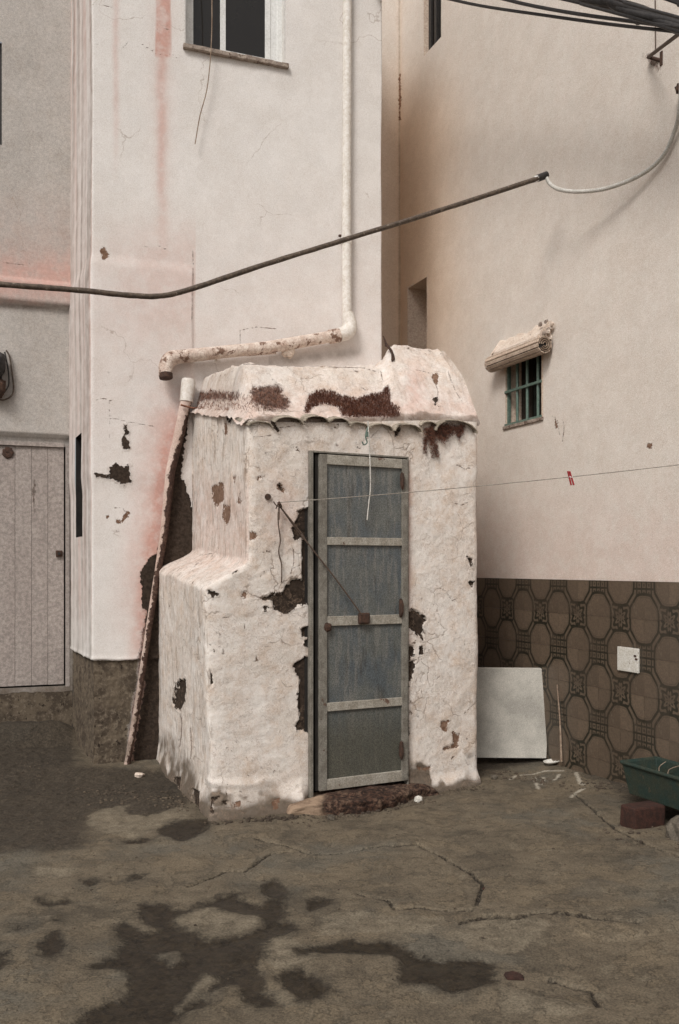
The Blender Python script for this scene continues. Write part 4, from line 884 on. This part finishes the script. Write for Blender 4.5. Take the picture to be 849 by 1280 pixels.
for k, wd in ((kl + .027, .054), (kr - .022, .044)): MB().box(PF.P(k, (zb + zt) / 2, .018), (wd, .032, zt - zb), PF.ax()).build('stile', M_doorframe, doorR, .003)
M_rail = simple('faded_rail_paint', (.34, .315, .27), (.25, .225, .185), 14, .6, bd=.002, spots=.62, spotcol=(.12, .07, .05))
cb = [(PF.hit(450, 677)[1], .052), (PF.hit(450, 775)[1], .062), (PF.hit(450, 880)[1], .055)]
for z_, hh in cb + [(zt - .032, .064), (zb + .035, .07)]: MB().box(PF.P(kl + .054 + (W_ - .098) / 2, z_, .0185), (W_ - .0985, .027, hh), PF.ax()).build('rail', M_rail, doorR, .003)
zz_ = [zt - .064, cb[0][0] + .026, cb[0][0] - .026, cb[1][0] + .031, cb[1][0] - .031, cb[2][0] + .0275, cb[2][0] - .0275, zb + .07]
for i in range(0, 8, 2):
    MB().box(PF.P(kl + .054 + (W_ - .098) / 2, (zz_[i] + zz_[i + 1]) / 2, .012), (W_ - .094, .006, zz_[i] - zz_[i + 1] + .006), PF.ax()).build('pane', M_pane, doorR)
for (u_, v_, hh) in ((503, 601, .11), (501.5, 760, .12), (502, 938, .12)):
    h_ = MB(); q = PF.px(u_, v_, .045); h_.lump(q, (.032, .030, hh), int(v_), 8, PF.ax()); h_.build('hinge', M_rust, doorR)
lk_ = MB().lump(PF.px(410, 784, .04), (.055, .035, .055), 4, 10, PF.ax()).build('knob', M_rust, doorR)
MB().box(PF.px(455, 773, .045), (.085, .030, .075), PF.ax()).build('latch_block', M_rust, doorR, .012)
# stained threshold
st = MB(); N1, N2_ = 60, 26; vs = []
ka = PF.hit(352)[0]; kb = PF.hit(540)[0]
for j in range(N2_ + 1):
    for i in range(N1 + 1):
        f_ = i / N1; k = ka + (kb - ka) * f_; g_ = j / N2_
        wdt = (.10 + .17 * math.exp(-((f_ - .45) / .30) ** 2)) * (1 + .05 * math.sin(i * .9)); hh = .088 * math.sin(math.pi * min(1, max(0, f_ * 1.0))) ** .35 if 0 < f_ < 1 else 0
        # profile: from the wall outward and down
        oo = -.05 + (wdt + .05) * min(1, g_ * 1.5); z_ = hh * (1 - max(0, (g_ - .45) / .55) ** 1.4) - .03 * (g_ > .97)
        nz = float(fbm(np.array([k]), np.array([g_]), 9, 4, 81)[0]); vs.append(PF.P(k, z_ + nz * .022, oo + nz * .016))
st.add(vs, [(j * (N1 + 1) + i, (j + 1) * (N1 + 1) + i, (j + 1) * (N1 + 1) + i + 1, j * (N1 + 1) + i + 1) for j in range(N2_) for i in range(N1)], True)
g = G('threshold_stain'); n1_ = g.noise(7, 5, .7); n2_ = g.noise(40, 4, .7); gk = g.t.nodes.new('ShaderNodeSeparateXYZ'); g._in(gk.inputs[0], g.obj)
kx = E(g, gk.outputs[0]); col = g.mix(g.step(.4, .6, n1_), (.30, .215, .15), (.17, .115, .08)); 
col = g.mix(g.step(-.09, .03, kx + .10 + (n1_ - .5) * .35) * g.step(.66, .5, n1_ * .6 + n2_ * .4), col, g.mix(g.step(.4, .6, n2_), (.020, .012, .009), (.070, .036, .024)))
M_thr = g.done(col, .95, n1_ + n2_ * .5, .6, .010)
st.build('threshold', M_thr, shed)

# ================================================================== PIPES
dp1 = put('downpipe', 'straight white downpipe running up the white house wall beside its right corner', 'pipe', PM.px(434, 395, .06))
ptop = PM.hit(438, 0, .06); 
kpa = PM.hit(434.5, 300, .065)[0]; zj = PM.hit(434, 297, .065)[1]; zbm = PM.hit(434, 408, .065)[1]
MB().tube([PM.P(kpa + .012, 7.2, .04), PM.P(kpa, zj, .04)], .037, 14).build('upper_pipe', M_pipe_clean, dp1)
MB().tube([PM.P(kpa, zj - .01, .045), PM.P(kpa, zbm, .05)], .040, 14).build('lower_pipe', M_pipe_clean, dp1)
MB().tube([PM.P(kpa, zj + .03, .043), PM.P(kpa, zj - .05, .043)], .045, 14).build('socket', M_pipe_clean, dp1)
for u_ in (-1, 1): MB().lump(PM.P(kpa + u_ * .055, zj + .02, .03), (.03, .03, .02), 5, 7, PM.ax()).build('clip', M_rust, dp1)
hp = put('drain_pipe', 'mottled nearly level drain pipe along the white house just above the shed roof', 'pipe', PM.px(320, 440, .08))
pp = [PM.px(214, 447, .085), PM.px(270, 441, .085), PM.px(330, 434.5, .085), PM.px(360, 430, .085), PM.px(400, 423, .085), PM.px(428, 418, .085)]
MB().tube(pp, [.054, .050, .048, .050, .048, .050], 16, 6, wob=.02).build('pipe_run', M_pipe, hp)
MB().tube([PM.px(424, 419, .085), PM.px(434, 415, .083), PM.px(438, 408, .075), PM.px(436, 398, .065), PM.px(435, 392, .06)], [.056, .060, .058, .054, .05], 14, 5).build('elbow', M_pipe_clean, hp)
MB().tube([PM.px(412, 421, .085), PM.px(424, 419, .085)], .058, 14).build('socket', M_pipe, hp)
MB().tube([PM.px(222, 446, .085), PM.px(213, 449, .085), PM.px(208, 456, .10), PM.px(207, 464, .12), PM.px(207, 471, .13)], [.054, .060, .056, .052, .050], 14, 4, wob=.03, caps=True).build('outlet_elbow', M_pipe, hp)
MB().tube([PM.px(207, 467, .128), PM.px(207.5, 473, .134)], .052, 12, wob=.08).build('outlet_crust', M_rust, hp)
MB().lump(PM.px(360, 437, .05), (.11, .10, .13), 8, 10, PM.ax()).build('mortar_block', M_hood, hp)
MB().box(PM.px(270, 447, .03), (.014, .03, .07), PM.ax()).build('clip', M_pipe_clean, hp)
MB().tube([PM.px(308, 444, .03), PM.px(345, 441, .03)], .010, 8).build('strip', M_pipe, hp)
# leaning old pipe
lp = put('leaning_pipe', 'pinkish flaking pipe leaning against the white house just left of the shed', 'pipe', PM.px(157, 965, .05))
ln = [PM.px(234.5, 492, .07), PM.px(227, 530, .06), PM.px(213, 590, .05), PM.px(205.5, 665, .045), PM.px(197.5, 715, .04), PM.px(187, 780, .045), PM.px(172, 880, .05), PM.px(157, 968, .05)]
M_lp = plaster('pink_flaking_pipe_paint', (.58, .47, .42), (.48, .37, .32), relief=.4, flakes=.6, grainy=.1, bare=(.045, .026, .020))
rad = [.045, .044, .038, .031, .027, .025, .024, .024]; pts = []; rr = []
for i in range(len(ln) - 1):
    for k in range(24): pts.append(ln[i].lerp(ln[i + 1], k / 24)); rr.append(rad[i] * (1 - k / 24) + rad[i + 1] * k / 24)
na = 36; PP = []; bb = []
ex, nx = PM.ax()[0], PM.ax()[1]
for i, (p, q) in enumerate(zip(pts, rr)):
    for k in range(na + 1):
        an = 2 * math.pi * k / na; PP.append(p + ex * (math.cos(an) * q) + nx * (math.sin(an) * q))
        vv = HY - F * (p.z - EYE) / p.y; bb.append((np.interp(vv, [500, 540, 600, 680, 720, 760, 970], [.7, .1, -.3, -.4, -.9, -.5, .1]) - math.cos(an)) * q)
PP = np.array([tuple(p) for p in PP]); A, u, v = sheet_attrs(PP); A['bare'] = np.array(bb); A['pink'] = np.full(len(u), .10); A['grime_and_shade'] = np.clip(.2 + .42 * sstep(700, 880, v) + .4 * fbm(u, v, .05, 3, 90), 0, 1)
grid_obj('pipe', PP, na + 1, len(pts), M_lp, lp, A)
MB().tube([PM.px(233, 502, .07), PM.px(235.5, 478, .072), PM.px(235.8, 474, .072)], [.052, .056, .050], 16).build('socket', M_pipe_clean, lp)
MB().tube([PM.px(226, 506, .13), PM.px(233, 508, .135), PM.px(241, 510, .11), PM.px(250, 510, .03)], .008, 6, 4).build('tie', M_straw, lp)

# ================================================================== CABLES, WIRES, LINE
def wire(name, label, cat, pts, r, mat, sm=10, n=8, **k):
    o = MB().tube(pts, r, n, sm, **k).build(name, mat, None); return tag(o, label, cat)
cbo = put('sagging_conduit', 'thick old conduit sagging in an elbow across the courtyard in front of the house', 'cable', at(190, 370, 5.3))
MB().tube([PL.px(-560, 318, 0), at(-90, 350, 4.95), at(0, 355.5, 5.0), at(100, 363, 5.15), at(160, 369, 5.25), at(200, 370, 5.32), at(240, 361, 5.4), at(330, 331, 5.6), at(430, 300, 5.85), at(540, 266, 6.1), at(679, 221, 6.45)], [.0165] * 10 + [.0175], 8, 8, wob=.07).build('conduit', M_cable, cbo)
MB().tube([at(672, 223, 6.44), at(684, 218.5, 6.46)], .026, 10).build('end_cap', M_black, cbo)
MB().tube([at(668, 224.5, 6.43), at(673, 222.8, 6.44)], .022, 10).build('white_tape', M_alu, cbo)
wire('hose', 'pale thin hose curling up to the right from the end of the conduit', 'hose', [at(683, 221, 6.46), at(688, 230, 6.4), at(700, 237, 6.3), at(725, 239.5, 6.2), at(760, 235, 6.05), at(800, 219, 5.85), at(828, 196, 5.7), at(843, 165, 5.6), at(850, 135, 5.5), at(852, 100, 5.45)], .0145, M_hose, 8)
cY = lambda u_: 1 / (.135 + .065 * (u_ - 470) / 379)
pc = [([(540, -6), (600, 7), (680, 19), (760, 30), (849, 40), (900, 46)], .010, 'lowest thin black cable crossing the top right corner'), ([(600, -8), (660, 6), (720, 17), (800, 28), (849, 34), (900, 40)], .011, 'thin black cable crossing the top right just above the lowest one'),
      ([(690, -4), (730, 6), (790, 22), (849, 40), (900, 56)], .009, 'thin black cable hugging the underside of the thick bundle'), ([(740, -10), (780, 3), (820, 14), (849, 22), (900, 38)], .009, 'thin black cable along the top of the thick bundle')]
for i, (p, r, lb) in enumerate(pc):
    tag(wire('power_cable', lb, 'cable', [PM.px(460 - 6 * i, p[0][1] - (p[1][1] - p[0][1]) / (p[1][0] - p[0][0]) * (p[0][0] - 460) * .9, -.01)] + [at(u_, v_, cY(u_) - .05 * i) for u_, v_ in p] + [at(1150, p[-1][1] + 60, cY(1150) - .05 * i)], r, M_black, 5), group='black cables in the top right corner')
bu = put('cable_bundle', 'thick black taped bundle of cables sloping across the top right corner', 'cable bundle', at(780, 10, 4.6))
for i in range(5):
    a = i * 1.3; du, dv_ = 4.5 * math.cos(a), 4.5 * math.sin(a)
    MB().tube([PM.px(462 + du, -62 + dv_, -.01), at(680 + du, -16 + dv_, cY(680)), at(735 + dv_, -4 + du, cY(735)), at(790 + du, 13 + dv_, cY(790)), at(849 - dv_, 33 + du, cY(849)), at(905 + du, 52 + dv_, cY(905)), at(1150 + du, 132 + dv_, cY(1150))], .026, 8, 6, wob=.05).build('cable', M_black, bu)
MB().lump(at(797, 22, cY(797)), (.06, .06, .07), 2, 8).build('clamp', M_black, bu)
tag(wire('power_cable', 'black cable cutting the very corner above the thick bundle', 'cable', [PM.px(464, -130, -.01), at(810, -12, cY(810)), at(849, 4, cY(849)), at(900, 22, cY(900)), at(1150, 110, cY(1150))], .018, M_black, 3), group='black cables in the top right corner')
br = put('cable_bracket', 'rusty iron stay bracket on the cream wall below the cables', 'bracket', PR.px(826, 75, 0))
MB().tube([PR.px(811, 71, .03), at(852, 40, cY(852))], .012, 8).build('stay', M_wire, br)
MB().tube([PR.px(810, 71, .03), PR.px(827, 76, .0)], .012, 8).build('arm', M_rust, br); MB().box(PR.px(827, 73, .006), (.02, .012, .09), PR.ax()).build('foot', M_rust, br)
MB().tube([PR.px(819, 0, .01), PR.px(819.5, 62, .02)], .004, 6).build('thin_rod', M_wire, br)
MB().lump(PR.px(850, 111, .05), (.05, .06, .06), 3, 8, PR.ax()).build('insulator', M_rust, br)
wire('hanging_wire', 'thin brown wire dangling down across the upstairs window and wall', 'wire', [PM.px(262, -60, .06), PM.px(265, 0, .06), PM.px(264, 60, .06), PM.px(259, 110, .05), PM.px(250, 145, .05), PM.px(244, 180, .05)], .0042, M_wood, 8)
hookP = PF.px(349, 628, .07)
def clp(t): return hookP.lerp(PR.px(930, 571, 0), t) + Vector((0, 0, -.05 * 4 * t * (1 - t) * .4))
wire('clothes_line', 'thin clothes line stretched from the shed front to the right over the cream wall', 'clothes line', [clp(i / 12) for i in range(13)], .0028, simple('line_cord', (.30, .27, .23), (.22, .19, .16), 30, .8), 2, 6)
# find the line parameter where it crosses px 715
bt = min((i / 400 for i in range(401)), key=lambda q: abs(CX + F * clp(q).x / clp(q).y - 714)); pg = clp(bt)
peg = put('clothes_peg', 'red clothes peg clipped on the washing line', 'clothes peg', pg)
for s1 in (-1, 1):
    MB().box(pg + Vector((s1 * .0065, 0, -.008)), (.009, .011, .088), (Vector((1, 0, s1 * .03 + .28)).normalized(), Vector((0, 1, 0)), Vector((-s1 * .03 - .28, 0, 1)).normalized())).build('jaw', M_red, peg, .002)
MB().tube([pg + Vector((-.012, 0, .0)), pg + Vector((.012, 0, -.003))], .006, 8).build('spring', M_alu, peg)
hk = put('wall_hook', 'rusty hook with twisted wire in the shed front, up left of its door', 'hook', hookP)
MB().tube([PF.px(349, 628, -.01), PF.px(349, 628, .075), PF.px(349, 631, .085)], .007, 8).build('spike', M_rust, hk)
MB().tube([PF.px(342, 627, .05), PF.px(346, 632, .06), PF.px(352, 634, .06), PF.px(349, 628, .065), PF.px(345, 636, .05)], .004, 6, 6).build('wire_twist', M_wire, hk)
MB().tube([PF.px(349, 630, .06), PF.px(348.5, 650, .05)], .0055, 8).build('wire_wrap', M_wire, hk)
MB().tube([PF.px(335, 621, -.01), PF.px(335, 621, .02)], .020, 12).build('plug', M_rust, hk)
wire('door_tie_wire', 'taut double wire tying the shed door latch to the wall hook', 'wire', [PF.px(349, 632, .06), PF.px(378, 668, .055), PF.px(384, 678, .055), PF.px(420, 724, .06), PF.px(452, 768, .06)], .0052, M_wire, 4)
wire('slack_wire', 'second thinner wire from the hook to the door edge', 'wire', [PF.px(347, 628, .055), PF.px(362, 650, .05), PF.px(380, 674, .05)], .004, M_wire, 3)
wire('dangling_wire', 'dark crinkled wire hanging down from the hook left of the shed door', 'wire', [PF.px(348, 640, .05), PF.px(348, 655, .035), PF.px(350.5, 675, .03), PF.px(348.5, 690, .03), PF.px(352, 706, .03), PF.px(352, 728, .03)], .0042, M_wire, 8)
crd = wire('string', 'white string hanging from the eave over the top of the shed door', 'string', [PF.px(460, 526, .075), PF.px(462, 560, .07), PF.px(463, 590, .07), PF.px(463, 612, .068), PF.px(461, 630, .066), PF.px(459, 650, .064)], .0042, M_hose, 8)
gc = put('green_clip', 'little green plastic clip hooked on the eave above the shed door', 'clip', PF.px(459, 545, .07))
MB().tube([PF.px(460, 534, .07), PF.px(457, 545, .07), PF.px(459, 553, .07), PF.px(455, 556, .07), PF.px(453, 552, .07)], .0045, 6, 5).build('hook_wire', M_green, gc); MB().box(PF.px(459, 543, .07), (.020, .01, .035), PF.ax()).build('clip_body', M_green, gc, .003)

# ================================================================== BOARD, STICK, TROUGH, BRICKS
bd = MB(); Yb = 6.85
p = [at(570, 947, Yb - .02), at(683, 948, Yb - .02), at(688.5, 836, Yb + .05), at(570, 835, Yb + .05)]; th3 = Vector((.0, .022, .006))
bd.add(p + [q + th3 for q in p], [(0, 1, 2, 3), (7, 6, 5, 4), (0, 4, 5, 1), (1, 5, 6, 2), (2, 6, 7, 3), (3, 7, 4, 0)])
tag(bd.build('board', M_board, None, .003), 'plain off-white panel leaning in the gap between the shed and the tiled wall', 'board')
wire('wooden_strip', 'thin pale wooden strip leaning upright on the tiles beside the white panel', 'stick', [PR.px(702, 952, .06), PR.px(700, 900, .045), PR.px(696.5, 856, .035)], [.010, .008, .005], M_wood, 3, 5, wob=.1)
tr = put('trough', 'green planting trough on red bricks against the tiled wall', 'trough', (2.0, 5.2, .14))
d1 = Vector((.396, -.918, 0)); d2 = Vector((.918, .396, 0)); c0_ = Vector(((779 - CX) / F * 5.5, 5.5, .135)); LT, WT, HT = 1.0, .27, .195
def trp(a, b, z_, fl): return c0_ + d1 * (a * LT + (.03 * fl * (1 if a > .5 else -1))) + d2 * (b * WT + (.02 * fl * (1 if b > .5 else -1))) + Vector((0, 0, z_))
vs = []
for (z_, ins, fl) in ((0, 0, -1), (HT, 0, .3), (HT, .014, .3), (.03, .014, -1)):
    for a, b in ((0, 0), (1, 0), (1, 1), (0, 1)):
        q = trp(a, b, z_, fl); q += d1 * (ins * (1 if a < .5 else -1)) + d2 * (ins * (1 if b < .5 else -1)); vs.append(q)
fs = [(3, 2, 1, 0)] + [(l * 4 + i, l * 4 + (i + 1) % 4, (l + 1) * 4 + (i + 1) % 4, (l + 1) * 4 + i) for l in range(3) for i in range(4)] + [(12, 13, 14, 15)]
m = MB(); m.add(vs, fs); m.build('trough_body', M_trough, tr, .005)
rimv = []
for a, b, ins in ((0, 0, -.012), (1, 0, -.012), (1, 1, -.012), (0, 1, -.012)): pass
for (a0_, b0_, a1_, b1_) in ((0, 0, 1, 0), (0, 1, 1, 1), (0, 0, 0, 1), (1, 0, 1, 1)): MB().tube([trp(a0_, b0_, HT - .004, .3), trp(a1_, b1_, HT - .004, .3)], .0125, 8).build('rim', M_trough, tr)
sm_ = MB(); vs = [];
for j in range(9):
    for i in range(25): q = trp(.02 + .96 * i / 24, .07 + .86 * j / 8, .10 + random.uniform(-.018, .018), 0); vs.append(q)
sm_.add(vs, [(j * 25 + i, j * 25 + i + 1, (j + 1) * 25 + i + 1, (j + 1) * 25 + i) for j in range(8) for i in range(24)]); sm_.build('soil', M_soil, tr)
for i in range(7):
    b = trp(random.uniform(.1, .9), random.uniform(.2, .8), .10, 0); MB().tube([b, b + Vector((random.uniform(-.03, .03), random.uniform(-.03, .03), .06)), b + Vector((random.uniform(-.09, .09), random.uniform(-.06, .06), .10))], [.004, .003, .002], 5, 3).build('dead_twig', M_wood, tr)
def rough_block(name, c, size, ax, mat, label, cat, seed, grp=None):
    random.seed(seed); o = MB().box(c, size, ax, jit=.006).build(name, mat, None, .012); return tag(o, label, cat, grp)
axr = (d1, d2, Vector((0, 0, 1)))
rough_block('brick', Vector((1.80, 5.22, .068)), (.13, .24, .135), (d1, d2, Vector((0, 0, 1))), M_brick, 'dark red brick under the near corner of the green trough', 'brick', 3)
rough_block('brick', Vector((2.24, 4.72, .068)), (.13, .24, .135), axr, M_brick, 'red brick under the near end of the trough, outside the picture edge', 'brick', 4)
stn = MB().lump(Vector((1.99, 4.98, .05)), (.22, .30, .17), 12, 12, axr).build('stone', M_stone, None); tag(stn, 'grey stone in front of the red brick at the right edge', 'stone')
# small things on the ground
def bit(name, u_, v_, size, mat, label, cat, seed, grp=None):
    X, Yg = gnd(u_, v_); o = MB().lump((X, Yg, gz(X, Yg) + size[2] * .35), size, seed, 8).build(name, mat, None); return tag(o, label, cat, grp)
X, Yg = gnd(691, 961); ds = put('dish', 'small white dish lying on the ground below the white panel', 'dish', (X, Yg, gz(X, Yg)))
m = MB(); n = 18; rings = [(.0, .004), (.045, .004), (.068, .016), (.074, .026), (.070, .026), (.060, .014), (.0, .010)]; vs = [Vector((X + r * math.cos(2 * math.pi * i / n), Yg + .7 * r * math.sin(2 * math.pi * i / n), gz(X, Yg) + .012 + h + .01 * math.cos(2 * math.pi * i / n))) for r, h in rings for i in range(n)]
m.add(vs, [(l * n + i, l * n + (i + 1) % n, (l + 1) * n + (i + 1) % n, (l + 1) * n + i) for l in range(6) for i in range(n)], True); m.build('bowl', M_white, ds)
bit('red_scrap', 643, 1222, (.075, .06, .018), M_brick, 'flattened red-brown scrap lying beside the dark wet patch', 'scrap', 21)
bit('plaster_chip', 523, 1002, (.055, .04, .045), M_white, 'white chip of plaster at the right foot of the shed doorstep', 'chip', 22)
bit('plaster_chip', 494, 1000, (.022, .02, .018), M_white, 'tiny white chip on the dark doorstep stain', 'chip', 23)
bit('pebble', 414, 1022, (.05, .04, .035), M_stone, 'grey pebble at the left end of the doorstep stain', 'pebble', 24)
bit('pebble', 618, 975, (.05, .04, .035), M_stone, 'brownish pebble by the right foot of the shed', 'pebble', 25)
bit('plaster_chip', 174, 971, (.075, .05, .035), M_hood, 'pinkish chip of plaster at the foot of the leaning pipe', 'chip', 26)
bit('pebble', 606, 1108, (.02, .018, .012), M_brick, 'tiny reddish crumb in the middle of the concrete', 'pebble', 27)
# crumbled rubble banked along the walls
random.seed(11); rb = MB()
def scatter(p0, p1, n, w_, smax):
    for _ in range(n):
        f_ = random.random(); X = p0[0] + (p1[0] - p0[0]) * f_ + random.gauss(0, w_); Yg = p0[1] + (p1[1] - p0[1]) * f_ + random.gauss(0, w_)
        s1 = random.uniform(.004, smax) * random.uniform(.4, 1); rb.lump((X, Yg, gz(X, Yg) + s1 * .2), (s1 * 1.4, s1, s1 * .8), random.randint(0, 999), 6)
scatter(gnd(262, 1030), gnd(380, 1020), 120, .03, .028); scatter(gnd(380, 1026), gnd(540, 1000), 160, .04, .028); scatter(gnd(540, 992), gnd(602, 984), 70, .03, .022)
scatter(gnd(120, 990), gnd(255, 1010), 260, .10, .024); scatter(gnd(600, 966), gnd(760, 990), 200, .06, .026); scatter((-2.8, 6.6), (-1.9, 6.3), 120, .25, .018); scatter((-3, 4.6), (2, 4.3), 160, .6, .012); scatter((1.6, 5.0), (2.1, 4.8), 60, .15, .03)
tag(rb.build('rubble', simple('rubble_bits', (.11, .085, .060), (.05, .037, .027), 2.5, .95, bd=.003), None), 'crumbled mortar and grit banked along the foot of the walls', 'rubble', kind='stuff')
